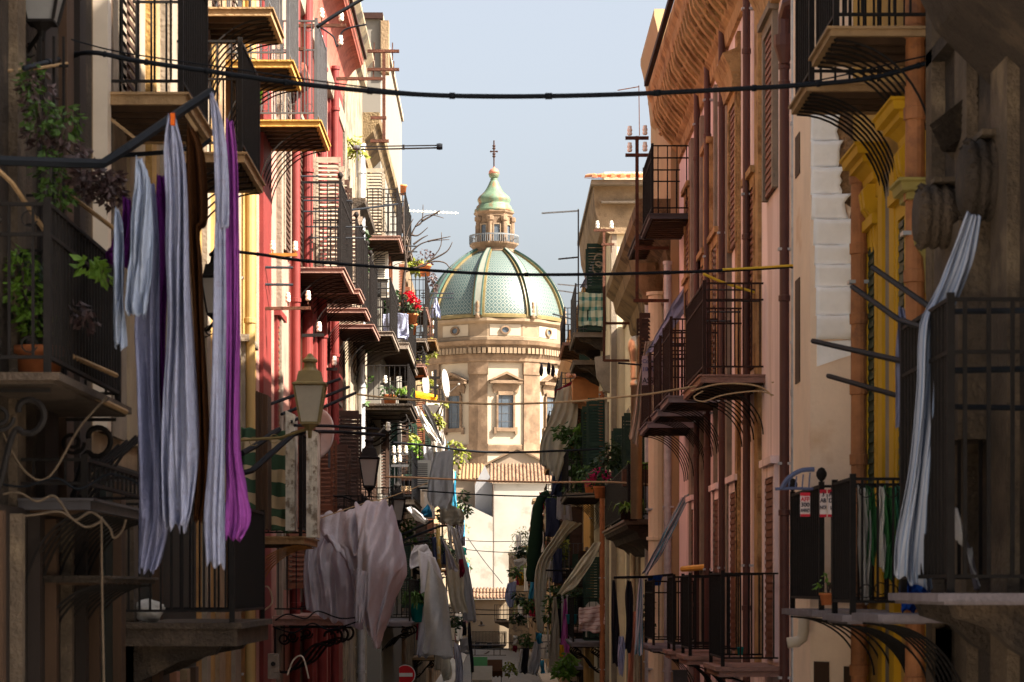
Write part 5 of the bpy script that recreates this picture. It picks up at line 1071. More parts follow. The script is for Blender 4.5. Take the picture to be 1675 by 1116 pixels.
cloth('longest lavender flannel strip ending in a point', 'laundry', col2([(300, 240, 252), (400, 238, 258), (520, 222, 260), (640, 226, 262), (760, 225, 272), (850, 224, 276), (900, 224, 268), (934, 226, 254)]), 15.8, LAV, 3, .07, group=FL)
cloth('dark purple strip between the two lavender sheets', 'laundry', col2([(288, 256, 270), (340, 254, 275), (420, 252, 277), (520, 255, 272), (640, 262, 272), (800, 264, 272)]), 16.0, PUR, 2, .04, group=FL)
cloth('wide pale lavender sheet pinned by an orange peg', 'laundry', col2([(194, 280, 286), (250, 272, 301), (330, 274, 308), (420, 271, 311), (520, 273, 314), (640, 266, 318), (740, 266, 320), (800, 270, 316), (842, 274, 312), (862, 276, 306)]), 15.6, LAV2, 4, .09, group=FL, wr=.02)
cloth('brown satin cloth gathered at the middle', 'laundry', col2([(205, 306, 314), (240, 304, 330), (300, 306, 337), (360, 308, 338), (378, 312, 326), (440, 313, 332), (540, 317, 336), (660, 320, 342), (780, 318, 344), (850, 316, 332)]), 15.9, BRN, 3, .06, group=FL)
cloth('white and lavender towel with a lacy blue hem', 'laundry', col2([(155, 345, 350), (200, 347, 366), (280, 350, 374), (368, 350, 374), (372, 350, 368), (500, 348, 369), (640, 345, 368), (760, 341, 368), (850, 334, 369), (926, 338, 369)]), 15.5, LAV2, 2, .05, group=FL)
cloth('bright magenta sheet hanging beside the lacy towel', 'laundry', col2([(198, 372, 380), (260, 371, 388), (360, 369, 392), (500, 368, 394), (640, 369, 392), (740, 368, 392), (800, 369, 402), (850, 369, 409), (882, 372, 394)]), 15.7, MAG, 3, .05, group=FL, wr=.02)
b = MB(); b.box(P(282, 195, 15.4).x-.01, 15.38, P(0, 205, 15.4).z, P(282, 0, 15.4).x+.015, 15.42, P(0, 186, 15.4).z); b.build('clothes_peg', ORG, None, label='orange peg at the top of the wide lavender sheet', cat='clothes peg')
# near right
cloth('long blue and white striped awning cloth gathered over the near right balcony', 'awning cloth', [[(1580, 350, 15.4), (1604, 352, 15.4)], [(1550, 425, 15.4), (1590, 430, 15.4)], [(1524, 490, 15.4), (1564, 496, 15.4)], [(1506, 535, 15.3), (1542, 545, 15.3)], [(1500, 640, 15.3), (1535, 650, 15.3)], [(1488, 760, 15.4), (1524, 780, 15.4)], [(1464, 880, 15.6), (1522, 900, 15.6)], [(1460, 940, 15.7), (1524, 966, 15.7)]], 15.4, stripe('blue_white_stripe', (.3, .33, .41), (.15, .2, .3), 9, axis=0, duty=.7), 3, .05, wr=.01, nu=60, nv=60)
cloth('dark navy cloth between the clothes arms of the near right balcony', 'laundry', col2([(520, 1469, 1482), (580, 1470, 1484), (640, 1478, 1490), (700, 1473, 1486), (765, 1472, 1488)]), 16.4, NAV, 2, .05)
cloth('lavender blue strip hanging before the second clay pipe', 'laundry', col2([(505, 1470, 1480), (560, 1467, 1482), (620, 1465, 1480), (700, 1463, 1479)]), 16.8, LAV, 2, .04)
cloth('navy cloth against the striped awning cloth', 'laundry', col2([(610, 1498, 1512), (680, 1492, 1510), (740, 1488, 1506), (800, 1484, 1500)]), 16.2, NAV, 2, .04)
for i, (xa, xb, y0, y1, m, l) in enumerate(((1403, 1420, 797, 985, WHT, 'white towel nearest the corner of the green laundry rail'), (1416, 1430, 797, 920, GRN, 'green cloth beside the white corner towel'), (1434, 1446, 797, 930, WHT, 'pale striped towel between two green cloths'), (1444, 1462, 797, 945, GRN, 'dark green towel in the middle of the rail'), (1462, 1476, 797, 900, cm('jade', (.05, .2, .13)), 'jade green towel at the end of the rail'), (1474, 1484, 797, 880, GRN, 'narrow green cloth touching the striped awning cloth'))):
    cloth(l, 'laundry', col2([(y0, xa, xb), ((y0+y1)/2, xa+2, xb+3), (y1, xa+3, xb+1)]), 18.75, m, 2, .05, group='towels on the near right railing')
cloth('dark blue plastic sheet on the floor edge under the striped awning', 'plastic sheet', col2([(940, 1478, 1512), (970, 1474, 1522), (1000, 1474, 1522)]), 17.6, DBL, 3, .06)
cloth('grey white rag hanging deep inside the near right balcony', 'laundry', [[(1560, 830), (1566, 832)], [(1566, 880), (1582, 900)], [(1590, 900), (1600, 960)]], 15.0, GRY, 1, .03)
# rents notices on the railing
def notice(label, px0, py0, px1, py1, D, lines, paper, edge=None, name='notice', dy=0):
    T = thing(name, P(px0, py1, D), label, 'notice'); a_, c_ = P(px0, py0, D), P(px1, py1, D)
    b = MB(); b.box(a_.x, D, c_.z, c_.x, D+.004, a_.z); b.build('sheet', paper, T)
    if edge:
        h = a_.z-c_.z; MB().box(a_.x, D-.003, a_.z-h*.14, c_.x, D-.001, a_.z).build("border", edge, T); MB().box(a_.x, D-.003, c_.z, c_.x, D-.001, c_.z+h*.1).build("border", edge, T)
    for txt, yy, hh, m in lines:
        f = bpy.data.curves.new('lettering', 'FONT'); f.body = txt; f.align_x = 'CENTER'; f.size = hh/F*D*1.35; f.extrude = .001; f.offset = .0015
        o = bpy.data.objects.new('lettering', f); COL.objects.link(o); f.materials.append(m); o.parent = T
        o.rotation_euler = (R(90), 0, 0); o.location = P((px0+px1)/2, yy, D-.02)-Vector(T.location)
        bpy.context.view_layer.update()
        wmax = (c_.x-a_.x)*.92
        k_ = min(1, wmax/max(1e-6, o.dimensions.x)); me_ = bpy.data.meshes.new_from_object(o)
        for v_ in me_.vertices: v_.co.x *= k_
        bpy.data.objects.remove(o); o2 = bpy.data.objects.new('lettering', me_); COL.objects.link(o2); o2.parent = T
        o2.rotation_euler = (R(90), 0, 0); o2.location = P((px0+px1)/2, yy, D-.02)-Vector(T.location)
    return T
PAPER = mat('notice_paper', (.72, .6, .58), .8, .1, 8); PAPG = mat('weathered_paper', (.38, .31, .33), .85, .15, 8); INK = mat('ink_black', (.02, .015, .025), .6, .1, 5); INKB = mat('ink_blue', (.05, .07, .2), .6, .1, 5); INKR = mat('ink_red', (.5, .01, .03), .6, .1, 5)
notice('pink and red rental notice tied to the railing left of the corner post', 1309, 806, 1325, 845, 19.2, (('AFF', 820, 7, INKR), ('300', 829, 7, INK), ('ANNO', 838, 6, INK)), PAPER, INKR)
notice('left one of two rental notices behind the railing bars', 1341, 801, 1352, 846, 19.6, (('3', 812, 7, INK), ('AB', 822, 7, INK), ('NOI', 833, 6, INK)), PAPER, INKR)
notice('right one of two rental notices behind the railing bars', 1354, 801, 1364, 846, 19.6, (('A', 812, 8, INK), ('D', 822, 7, INK), ('I', 834, 6, INK)), PAPER, INKR)
notice('weathered grey sale notice on the brown railing of the rose house', 1050, 582, 1072, 630, 41.5, (('Contr', 594, 6.5, INKB), ('18.97', 607, 7, INKB), ('ASSI', 627, 10, INK)), PAPG, None)
notice('second half of the weathered notice behind the railing post', 1079, 582, 1085, 630, 41.6, (('I', 627, 8, INK),), PAPG, None)
# big lilac sheets
cloth('big translucent lilac sheet billowing under the black lanterns', 'sheet', [[(578, 830, 34), (604, 821, 34.2), (632, 817, 34.6), (646, 834, 35)], [(585, 870, 33.4), (610, 862, 33.4), (640, 866, 34), (657, 888, 34.6)], [(586, 930, 33), (612, 925, 32.8), (642, 928, 33.4), (664, 935, 34.2)], [(590, 985, 33), (606, 985, 32.8), (630, 985, 33.4), (648, 985, 34)], [(596, 1020, 33), (608, 1030, 32.9), (620, 1036, 33.4), (634, 1022, 34)], [(606, 1044, 33), (612, 1050, 33), (616, 1058, 33.3), (624, 1050, 34)]], 34, LIL, 3, .10, wr=.05, nu=60, nv=80, th=.002, ph=1.0)
cloth('second lilac sheet lapping under the billowing one on its left', 'sheet', [[(522, 845, 34.4), (548, 838, 34.3), (572, 832, 34.2), (596, 826, 34.3)], [(524, 866, 34.3), (550, 880, 34), (578, 886, 33.8), (604, 880, 34)], [(536, 885, 34.2), (562, 905, 33.8), (590, 925, 33.7), (606, 925, 34)], [(556, 905, 34.1), (575, 935, 33.8), (592, 958, 33.7), (604, 955, 34)], [(570, 930, 34.1), (582, 955, 33.8), (594, 985, 33.7), (602, 985, 34)]], 34, LIL, 3, .08, wr=.04, nu=60, nv=60, th=.002, ph=2.5)
cloth('lilac inner curtain hanging in front of the dark doorway', 'sheet', [[(520, 850), (545, 860), (565, 872)], [(500, 900), (530, 905), (580, 930)], [(498, 950), (535, 960), (590, 985)], [(500, 1000), (530, 1012), (560, 1018), (596, 1030)]], 35, LIL, 5, .09, wr=.03, nu=60, nv=50, th=.002, ph=.3)
cable('line with small pegs carrying the top hem of the big lilac sheet', [(505, 855), (540, 842), (600, 822), (632, 815), (700, 790)], 34.2, .008, ROPE, n=20)
cloth('narrow white strip hanging at the knot of the lilac sheet', 'sheet', [[(584, 930), (600, 935)], [(580, 975), (598, 978)], [(582, 1018), (596, 1020)]], 32.6, LIL, 2, .04)
cloth('green and cream striped cloth tied to the railing below the red house', 'awning cloth', [[(394, 700), (430, 702), (478, 706)], [(394, 760), (430, 765), (478, 770)], [(392, 820), (430, 828), (478, 835)], [(392, 856), (430, 864), (478, 872)]], 31.0, stripe('green_cream_stripe', (.035, .07, .04), (.36, .28, .17), 4.5, axis=1, duty=.5), 4, .03)
for i, (xa, xb, y0, y1, l) in enumerate(((467, 482, 672, 868, 'peeling white post at the corner of the striped cloth balcony'), (501, 519, 701, 879, 'pale weathered post right of the striped cloth balcony'), (418, 438, 640, 866, 'grey weathered post behind the striped cloth'))):
    b = MB(); D = 29.8-.2*i; x0 = P(xa, 0, D).x; x1 = P(xb, 0, D).x; n = 5
    for j in range(n): b.box(x0+(x1-x0)*j/n, D+(.012 if j % 2 else 0), P(0, y1, D).z, x0+(x1-x0)*(j+1)/n-.002, D+.5, P(0, y0+j*1.5, D).z)
    b.build('weathered_post', mat('flaking_white', (.6, .56, .48), .9, .4, 8, col2=(.25, .2, .15), s2=6, th=.55) if i < 2 else WOODD, None, label=l, cat='post')
# far sheets on the left
S = [('grey sheet hanging in front of the white nave annex', [[(712, 640+100), (742, 735)], [(702, 780), (741, 780)], [(700, 812), (741, 815)], [(704, 828), (735, 834)]], 66, GRY, 3),
 ('slanting white curtain below the scroll bracket balcony', [[(678, 666), (684, 664)], [(692, 700), (706, 700)], [(708, 722), (724, 727)]], 62, WHT, 2),
 ('bright white curtain left of the drum window', [[(690, 664), (697, 660)], [(704, 695), (712, 690)], [(715, 722), (726, 727)]], 66, WHT, 2),
 ('folded beige sheet under the grey hanging sheet', [[(722, 818), (757, 835)], [(720, 838), (760, 850)], [(718, 856), (758, 860)]], 72, BEI, 3),
 ('long grey sheet above the round no entry sign', [[(700, 915), (716, 940)], [(695, 970), (730, 965)], [(693, 1020), (737, 1015)], [(690, 1070), (741, 1078)]], 62, GRY, 2),
 ('white bedsheet behind the long grey sheet', [[(684, 900), (712, 912)], [(688, 960), (724, 950)], [(686, 1020), (733, 1020)], [(680, 1074), (700, 1076)]], 63, LIL, 2),
 ('pale beige sheet hanging left of the nave wall', [[(728, 885), (744, 915)], [(730, 930), (758, 940)], [(735, 980), (760, 975)], [(740, 1002), (766, 1003)]], 84, IVO, 4),
 ('tall grey sheet nearest the low tiled roof', [[(737, 860), (748, 866)], [(744, 900), (760, 905)], [(752, 950), (770, 950)], [(758, 1016), (780, 1018)]], 90, GRY, 3),
 ('slanting pale sheet behind the thin yellow pole', [[(722, 877), (728, 890)], [(730, 905), (742, 915)], [(732, 930), (750, 935)]], 82, LIL, 2),
 ('dark red cloth pinned on the beige sheets', [[(751, 915), (757, 914)], [(751, 930), (760, 930)], [(753, 945), (758, 943)]], 80, RDD, 1),
 ('white gloves like strip hanging above the red cloth', [[(731, 857), (737, 856)], [(733, 875), (739, 876)], [(738, 900), (741, 898)]], 80, WHT, 1),
 ('grey folded tarpaulin over the turquoise flower pot', [[(678, 893), (698, 890)], [(670, 912), (706, 905)], [(672, 930), (708, 920)]], 64, LIL, 1),
 ('grey awning slanting above the teal pot', [[(664, 832), (672, 828)], [(680, 850), (690, 842)], [(696, 858), (702, 852)]], 60, GRY, 1),
 ('blue shirt hanging behind black clothes arms', [[(690, 836), (700, 824)], [(688, 842), (706, 836)], [(690, 846), (706, 846)]], 80, SKY, 1),
 ('turquoise cloth near the far left iron post', [[(757, 895), (763, 896)], [(757, 908), (763, 908)]], 120, TEA, 1),
 ('white towel low on the left beside the sign', [[(722, 1078), (735, 1076)], [(722, 1100), (740, 1105)], [(723, 1112), (733, 1113)]], 70, IVO, 1),
 ('lilac cloth at the street bottom left of the far terrace', [[(742, 1050), (752, 1056)], [(744, 1080), (757, 1085)], [(746, 1116), (756, 1120)]], 76, LIL, 2),
 ('grey tarpaulin shading the far left balcony', [[(752, 1046), (772, 1040)], [(752, 1062), (771, 1060)], [(754, 1068), (770, 1070)]], 92, GRY, 1),
 ('pale lilac towel on the arms in front of the dome', [[(712, 489), (714, 487)], [(707, 505), (719, 505)], [(704, 520), (722, 520)]], 92, LAV2, 2),
 ('grey cotton cloth covering the planted middle balcony railing', [[(626, 515), (650, 512), (668, 514)], [(626, 540), (650, 542), (668, 545)], [(623, 550), (645, 553), (668, 554)]], 60.5, LAV2, 2),
 ('light blue cloth under the scroll bracket balcony', [[(660, 695), (670, 692)], [(662, 706), (672, 706)]], 84, SKY, 1),
 ('royal blue cloth beside the light blue one', [[(676, 698), (682, 696)], [(677, 725), (682, 724)]], 86, DBL, 1),
 ('black trousers low on the far left railing', [[(756, 1018), (762, 1016)], [(757, 1040), (763, 1040)]], 88, BLK, 1),
 ('black stockings hanging at the end of the grey sheet', [[(766, 1018), (770, 1018)], [(766, 1056), (772, 1052)], [(772, 1100), (775, 1100)]], 88, BLK, 1),
 # right side
 ('ivory sheet draped wide in front of the drum right bay', [[(912, 640), (930, 632), (946, 632)], [(900, 680), (920, 680), (944, 690)], [(885, 720), (905, 720), (930, 730)], [(884, 760), (900, 770), (912, 790)]], 70, IVO, 6),
 ('beige lower end of the wide ivory sheet', [[(912, 740), (928, 742)], [(912, 800), (930, 800)], [(914, 840), (930, 842)]], 74, BEI, 2),
 ('navy strips hanging between the ivory sheets', [[(908, 745), (922, 735)], [(905, 780), (922, 780)], [(900, 810), (920, 812)]], 72, NAV, 2),
 ('cream awning sheet bent over the low clothes arm', [[(922, 850), (952, 856)], [(905, 880), (925, 880)], [(878, 925), (900, 920)], [(874, 980), (893, 980)], [(878, 1030), (889, 1036)]], 76, IVO, 5),
 ('narrow cream sheet slanting down from the stone balcony', [[(972, 888), (984, 886)], [(950, 915), (974, 912)], [(925, 950), (945, 955)], [(912, 972), (922, 972)]], 64, IVO, 2),
 ('crumpled pale sheet hanging beside the tall louvred shutter', [[(1056, 560), (1068, 556)], [(1045, 620), (1052, 620)], [(1036, 680), (1048, 690)], [(1027, 715), (1044, 732)]], 45, BEI, 3),
 ('blue edged awning sheet rolled above the rose balcony', [[(1120, 468), (1128, 466)], [(1098, 500), (1122, 505)], [(1075, 545), (1092, 550)], [(1056, 580), (1072, 575)]], 42.6, LAV2, 2),
 ('long grey blue striped awning over the low black railing', [[(1115, 815), (1136, 800)], [(1090, 860), (1108, 855)], [(1068, 905), (1082, 905)], [(1050, 940), (1060, 938)]], 42, stripe('grey_blue_stripe', (.45, .43, .47), (.06, .2, .26), 3, axis=0, duty=.7), 2),
 ('blue striped towel hanging in front of the orange pipe', [[(1046, 946), (1052, 946)], [(1040, 1010), (1052, 1010)], [(1038, 1070), (1050, 1072)]], 42, MC['grey_blue_stripe'], 2),
 ('orange towel hanging against the orange pipe', [[(1030, 1000), (1040, 1000)], [(1028, 1060), (1038, 1060)], [(1026, 1120), (1034, 1122)]], 43, cm('salmon', (.6, .27, .17)), 2),
 ('left ragged black garment on the low clothes rail', [[(1002, 950), (1006, 948)], [(1000, 1000), (1011, 1000)], [(1000, 1040), (1013, 1050)], [(1003, 1085), (1013, 1092)]], 42, BLK, 2),
 ('right ragged black garment on the low clothes rail', [[(1026, 950), (1032, 950)], [(1023, 975), (1036, 980)], [(1024, 1020), (1035, 1025)], [(1022, 1060), (1030, 1070)]], 42, BLK, 2),
 ('white and blue patterned cloth between the black garments', [[(1012, 1042), (1020, 1040)], [(1010, 1070), (1022, 1060)], [(1014, 1105), (1020, 1106)]], 41.8, LAV2, 2),
 ('beige dress hanging from the plant covered low rail', [[(905, 978), (910, 976)], [(901, 1020), (914, 1020)], [(900, 1075), (915, 1080)]], 72, BEI, 2),
 ('black garment between beige and violet ones', [[(909, 976), (918, 975)], [(908, 1010), (918, 1010)], [(909, 1048), (917, 1045)]], 73, BLK, 1),
 ('violet shirt hanging beside the turquoise bucket', [[(923, 976), (926, 976)], [(919, 1020), (930, 1020)], [(916, 1080), (932, 1080)]], 71.5, PNK, 2),
 ('yellow cloth edge under the violet shirt', [[(915, 1055), (922, 1055)], [(916, 1076), (922, 1078)]], 71.4, YEL, 1),
 ('pink striped blanket airing on the railing with the chair back', [[(947, 995), (970, 992), (992, 987)], [(946, 1015), (970, 1015), (992, 1012)], [(947, 1033), (970, 1034), (990, 1036)]], 64, stripe('pink_stripe', (.52, .38, .36), (.35, .2, .2), 7, axis=1, duty=.75), 2),
 ('green checked blanket tied over the upper right railing', [[(947, 478), (970, 480), (989, 480)], [(947, 505), (970, 505), (989, 505)], [(947, 532), (970, 533), (989, 533)]], 64.2, stripe('green_check', (.5, .52, .4), (.03, .16, .15), 4.5, axis=0, duty=.62, grid=True), 1),
 ('purple edged cloth hanging from the green shutter', [[(968, 430), (972, 428)], [(958, 452), (968, 455)], [(950, 470), (966, 472)]], 65, LIL, 2),
 ('strong blue sheet in the far right laundry', [[(869, 940), (874, 938)], [(866, 965), (873, 965)], [(864, 985), (873, 986)]], 96, SKY, 1),
 ('round yellow cloth hanging among the far right balconies', [[(850, 936), (855, 936)], [(848, 948), (857, 948)], [(850, 958), (856, 958)]], 105, YEL, 1),
 ('white bundle of sheets above the far right railing', [[(830, 955), (845, 950)], [(826, 975), (843, 975)], [(832, 995), (840, 992)]], 110, LAV2, 2),
 ('white cloth spread across the far right clothes arm', [[(840, 917), (856, 912)], [(842, 924), (862, 918)], [(846, 928), (852, 927)]], 100, WHT, 1),
 ('long pale blue cloth beside the dark green folded umbrella', [[(872, 826), (877, 822)], [(868, 850), (874, 850)], [(866, 890), (871, 890)]], 100, BLU, 1),
 ('grey sheet with a green patch low on the far right', [[(874, 1050), (884, 1048)], [(866, 1080), (884, 1080)], [(864, 1102), (880, 1105)]], 84, GRY, 2),
 ('blue cloth beside the grey sheet low on the far right', [[(884, 1080), (890, 1080)], [(884, 1100), (891, 1102)]], 83, SKY, 1),
 ('black and white towels at the bottom of the far right', [[(855, 1060), (866, 1060)], [(852, 1085), (864, 1085)], [(850, 1100), (862, 1102)]], 88, BLK, 2),
 ('white strip next to the black towels at the bottom', [[(851, 1062), (855, 1062)], [(849, 1080), (853, 1080)], [(848, 1098), (853, 1098)]], 87, WHT, 1),
 ('small red cloth under the white mailbox like towel', [[(839, 1056), (846, 1056)], [(839, 1066), (846, 1066)]], 95, RDD, 1),
 ('white square towel above the small red cloth', [[(839, 1040), (847, 1040)], [(839, 1054), (847, 1054)]], 95, WHT, 1),
 ('blue jeans hanging left of the cream awning sheet', [[(876, 1035), (886, 1036)], [(878, 1052), (887, 1052)]], 77, SKY, 1),
]
for l, rows, D, m, f_ in S: cloth(l, 'laundry', rows, D, m, f_, .05 if D < 60 else .09, group='laundry hung over the street', nu=22, nv=28, th=.004)
for i, (x, y, l) in enumerate(((884, 600, 'left dark sock on the line before the drum'), (896, 598, 'middle small sock on the line before the drum'), (903, 602, 'right dark sock on the line before the drum'))):
    cloth(l, 'laundry', [[(x, y-5), (x+3, y-5)], [(x-2, y+8), (x+5, y+6)], [(x-1, y+14), (x+3, y+16)]], 92, BLK, 1, .03, group='socks before the drum')
cable('short line carrying three dark socks before the drum', [(882, 594), (895, 595), (912, 596)], 92, .02, CABLE, n=8)
b = MB(); b.tube(curve([P(898, 806, 92), P(888, 812, 92), P(880, 830, 92), P(877, 870, 92), P(872, 920, 92), P(868, 952, 92)], 24), [.10+.08*min(1, i/8)+.09*math.sin(max(0, i-9)/15*3.14)+.02*math.sin(i*2.1) for i in range(25)], 9)
b.build('folded_umbrella', cm('bottle_green', (.012, .03, .018), .05), None, True, 'dark green folded fabric roll leaning out over the far right balconies', 'umbrella')
b = MB(); b.tube([P(716, 857, 78), P(719, 935, 78)], .07, 8); b.build('yellow_pole', mat('striped_pole', (.6, .38, .1), .5, .3, 6, col2=(.6, .55, .4), s2=8), None, True, 'thin yellow pole beside the hanging beige sheets', 'pole')
cloth('red awning cloth edge over the ivory sheet', 'awning cloth', [[(908, 640), (938, 622)], [(908, 643), (938, 627)]], 71, RDD, 1, .02)
b = MB(); b.prism([P(678, 650, 90), P(714, 656, 90), P(714, 651, 90), P(678, 644, 90)], (0, 1.2, .2)); b.build('awning', YEL, None, label='flat yellow awning under the satellite dishes', cat='awning')
# ================================================================== PLANTS
def pot(label, px, py, D, w, h, m=None, fol=None, fm=None, n=160, size=.08, fr=(.3, .2, .3), bl_=None, flowers=None, cat='potted plant', off=(0, 0), droop=.2, stems=0, name='potted_plant'):
    """py is the pot's foot"""
    c = P(px, py, D); T = thing(name, c, label, cat); m = m or TERRA
    if w:
        b = MB(); b.lathe([(w*.36, 0), (w*.46, h*.8), (w*.52, h*.82), (w*.52, h), (w*.44, h), (w*.42, h*.9)], c, 18); b.build('pot', m, T, True)
    if fol == 'blades': b = MB(); blades(b, c+Vector((0, 0, h*.9)), n, size, .035 if D < 60 else .05, fr[0]); b.build('foliage', fm or LEAFL, T)
    elif fol:
        b = MB(); leaves(b, c+Vector((off[0], 0, h+fr[2]*.75+off[1])), fr, n, size, droop); b.build('foliage', fm or LEAF, T)
        b = MB()
        for k in range(stems or 6):
            a_ = random.random()*6.28; b.tube([c+Vector((0, 0, h*.8)), c+Vector((off[0]*.5+fr[0]*.3*math.cos(a_), fr[1]*.3*math.sin(a_), h+fr[2]*.6+off[1]*.5)), c+Vector((off[0]+fr[0]*.8*math.cos(a_), fr[1]*.8*math.sin(a_), h+off[1]+fr[2]*random.uniform(.7, 1.6)))], .006, 4)
        b.build('stem', BARK, T)
    if flowers:
        for k, (fx, fy) in enumerate(flowers[1]):
            b = MB()
            leaves(b, P(fx, fy, D-.05), (.05, .05, .05), 26, flowers[2] if len(flowers) > 2 else .06, 0); b.build('flower', flowers[0], T)
    return T
RED = cm('petal_red', (.5, .005, .02), .3); FUC = cm('petal_fuchsia', (.65, .02, .18), .3)
pot('large terracotta pot with leafy plant on the nearest left balcony', 62, 640, 16.6, .36, .3, TERRA, 'l', LEAFD, 420, .075, (.26, .2, .34), off=(-.05, .1))
def bush(label, pts, D, m, n, size, name='climbing_plant', cat='climbing plant', group=None, stem=True, droop=.3):
    T = thing(name, P(pts[0][0], pts[0][1], D), label, cat, group); b = MB()
    for x, y, rx, ry in pts: leaves(b, P(x, y, D), (rx/F*D, .22, ry/F*D), max(8, int(n*rx*ry/600)), size, droop)
    b.build('foliage', m, T)
    if stem:
        b = MB(); c = curve([P(x, y, D) for x, y, _, _ in pts], 14) if len(pts) > 1 else [P(pts[0][0], pts[0][1]+pts[0][3], D), P(pts[0][0], pts[0][1], D)]; b.tube(c, .012 if D < 30 else .03, 5); b.build('stem', BARK, T)
    return T
bush('purplish leafy creeper below the top left lantern', [(60, 150, 26, 40), (75, 215, 34, 34), (110, 245, 30, 24), (140, 265, 28, 18)], 16.2, LEAFP, 55, .06)
bush('green creeper shoots behind the top left railing', [(50, 130, 20, 30), (66, 190, 26, 30), (80, 270, 26, 30), (110, 200, 26, 26), (95, 320, 30, 24)], 16.1, LEAF, 80, .06)
bush('dark creeper drooping over the left laundry', [(150, 300, 34, 22), (185, 320, 26, 16), (170, 290, 30, 14)], 16.3, LEAFP, 150, .065)
bush('bright green leaves on the nearest left balcony railing', [(36, 430, 22, 26), (40, 480, 26, 30), (60, 520, 30, 22)], 16.4, LEAFL, 80, .07)
bush('single green leafy sprig beside the purple laundry', [(150, 432, 18, 12), (170, 446, 16, 8)], 16.0, LEAFL, 100, .09)
bush('withered leaves on the nearest left railing', [(110, 500, 26, 14), (140, 520, 20, 14)], 16.3, LEAFP, 90, .07)
bush('weeds growing from the top ledge of the peeling house', [(572, 232, 14, 14), (585, 250, 12, 10)], 52, LEAFY, 220, .14)
bush('dark ivy over the lower ledge of the peeling house', [(592, 430, 8, 60), (588, 470, 10, 40), (600, 500, 10, 34)], 56, LEAFD, 120, .16)
bush('small ferns on the wall above the black lantern', [(592, 568, 10, 10), (598, 620, 8, 8), (592, 660, 8, 6)], 55, LEAF, 150, .14, stem=False)
bush('dark leafy plants packed on the middle balcony', [(625, 500, 22, 26), (645, 495, 24, 22), (616, 535, 14, 18), (660, 520, 14, 20)], 62.5, LEAFD, 330, .14)
pot('potted red geranium on the middle balcony edge', 674, 530, 61, .3, .25, TERRA, 'l', LEAFD, 90, .12, (.22, .2, .22), flowers=(RED, [(668, 480), (675, 486), (682, 492), (671, 490), (683, 500)], .1))
pot('orange pot with green plant hanging under the red geranium', 671, 548, 66, .36, .3, TERRA, 'blades', LEAFL, 18, .3, .0 and None or (.7, .7, .7))
pot('orange flowerpot standing on the roof edge left of the antenna', 658, 319, 74, .28, .3, TERRA)
pot('empty terracotta pot hanging left of the drum cornice', 686, 617, 82, .45, .34, TERRA, 'l', LEAFY, 40, .13, (.25, .2, .3))
pot('terracotta pot hanging from the planted roof terrace', 695, 452, 88, .45, .42, TERRA, 'l', LEAFP, 70, .13, (.3, .25, .35))
bush('yellow green shrubs on the roof terrace left of the dome', [(672, 430, 14, 12), (686, 432, 14, 10), (680, 440, 16, 8)], 92, LEAFY, 380, .22)
bush('dry seed heads dangling from the roof terrace pot', [(706, 452, 6, 10), (711, 468, 4, 6)], 88, LEAFP, 600, .14)
bush('yellow flowering creeper left of the drum cornice', [(700, 562, 10, 12), (694, 580, 8, 10), (706, 575, 6, 8)], 96, LEAFY, 380, .2)
bush('scraggly yellow shrub below the satellite dish', [(706, 680, 12, 8), (716, 690, 12, 10), (724, 660, 8, 6), (700, 700, 10, 8)], 90, LEAFY, 230, .18)
bush('leafy shrub in front of the left nave roofs', [(745, 730, 14, 12), (752, 745, 16, 12), (740, 755, 12, 12)], 100, LEAFY, 190, .22)
bush('dark shrub branches against the white annex', [(757, 812, 6, 14), (762, 832, 8, 12)], 110, LEAFD, 260, .24)
bush('yellowish flowers behind the scroll bracket balcony', [(660, 712, 14, 10), (672, 716, 12, 8)], 80, LEAFY, 320, .18)
pot('green plant pots crowded on the scroll bracket balcony', 660, 664, 60, .3, .26, IRON, 'blades', LEAFL, 22, .5, (.6, .6, .6))
pot('orange pot beside the green plants on the scroll bracket balcony', 638, 666, 60.5, .35, .3, TERRA, 'l', LEAFD, 50, .12, (.25, .2, .15))
pot('feathery green fern in a turquoise pot under the grey tarpaulin', 682, 1018, 63, .34, .5, TEA, 'blades', LEAF, 130, .75, (.75, .75, .75))
bush('hanging fern leaves below the black clothes arms', [(664, 862, 12, 16), (668, 880, 12, 10)], 67, LEAF, 300, .16)
bush('tall bamboo like shrub on the green shuttered balcony', [(918, 705, 14, 12), (935, 712, 16, 12), (946, 735, 16, 16), (952, 770, 18, 20), (940, 800, 16, 14)], 69, LEAF, 300, .17)
bush('light green shrub on the left of the shuttered balcony', [(958, 700, 16, 12), (970, 720, 16, 14)], 69.5, LEAFL, 260, .17)
bush('wild thin stems rising behind the planted stone balcony', [(1000, 740, 14, 24), (985, 760, 14, 20), (1012, 750, 12, 20)], 56, LEAFD, 200, .14)
pot('fuchsia flowering plant in a terracotta pot at the stone balcony corner', 982, 815, 58, .34, .28, TERRA, 'l', LEAFD, 120, .12, (.35, .25, .25), flowers=(FUC, [(971, 776), (989, 776), (966, 786), (976, 772), (992, 779)], .12))
pot('small fuchsia potted plant left of the bigger one', 964, 806, 62, .28, .28, TERRA, 'l', LEAF, 80, .12, (.3, .25, .25), flowers=(FUC, [(963, 786), (966, 790)], .12))
pot('broad leaved lime green plants on top of the stone balcony railing', 1050, 772, 48.5, .0, .0, None, 'blades', LEAFL, 60, .45, (.9, .9, .9))
b = MB(); b.box(P(1018, 0, 48).x, 48, P(0, 795, 48).z, P(1092, 0, 48).x, 48.25, P(0, 768, 48).z); b.build('wicker_planter', mat('wicker', (.1, .05, .03), .9, .4, 20, bump=.5), None, label='long brown planter box on the stone balcony railing', cat='planter')
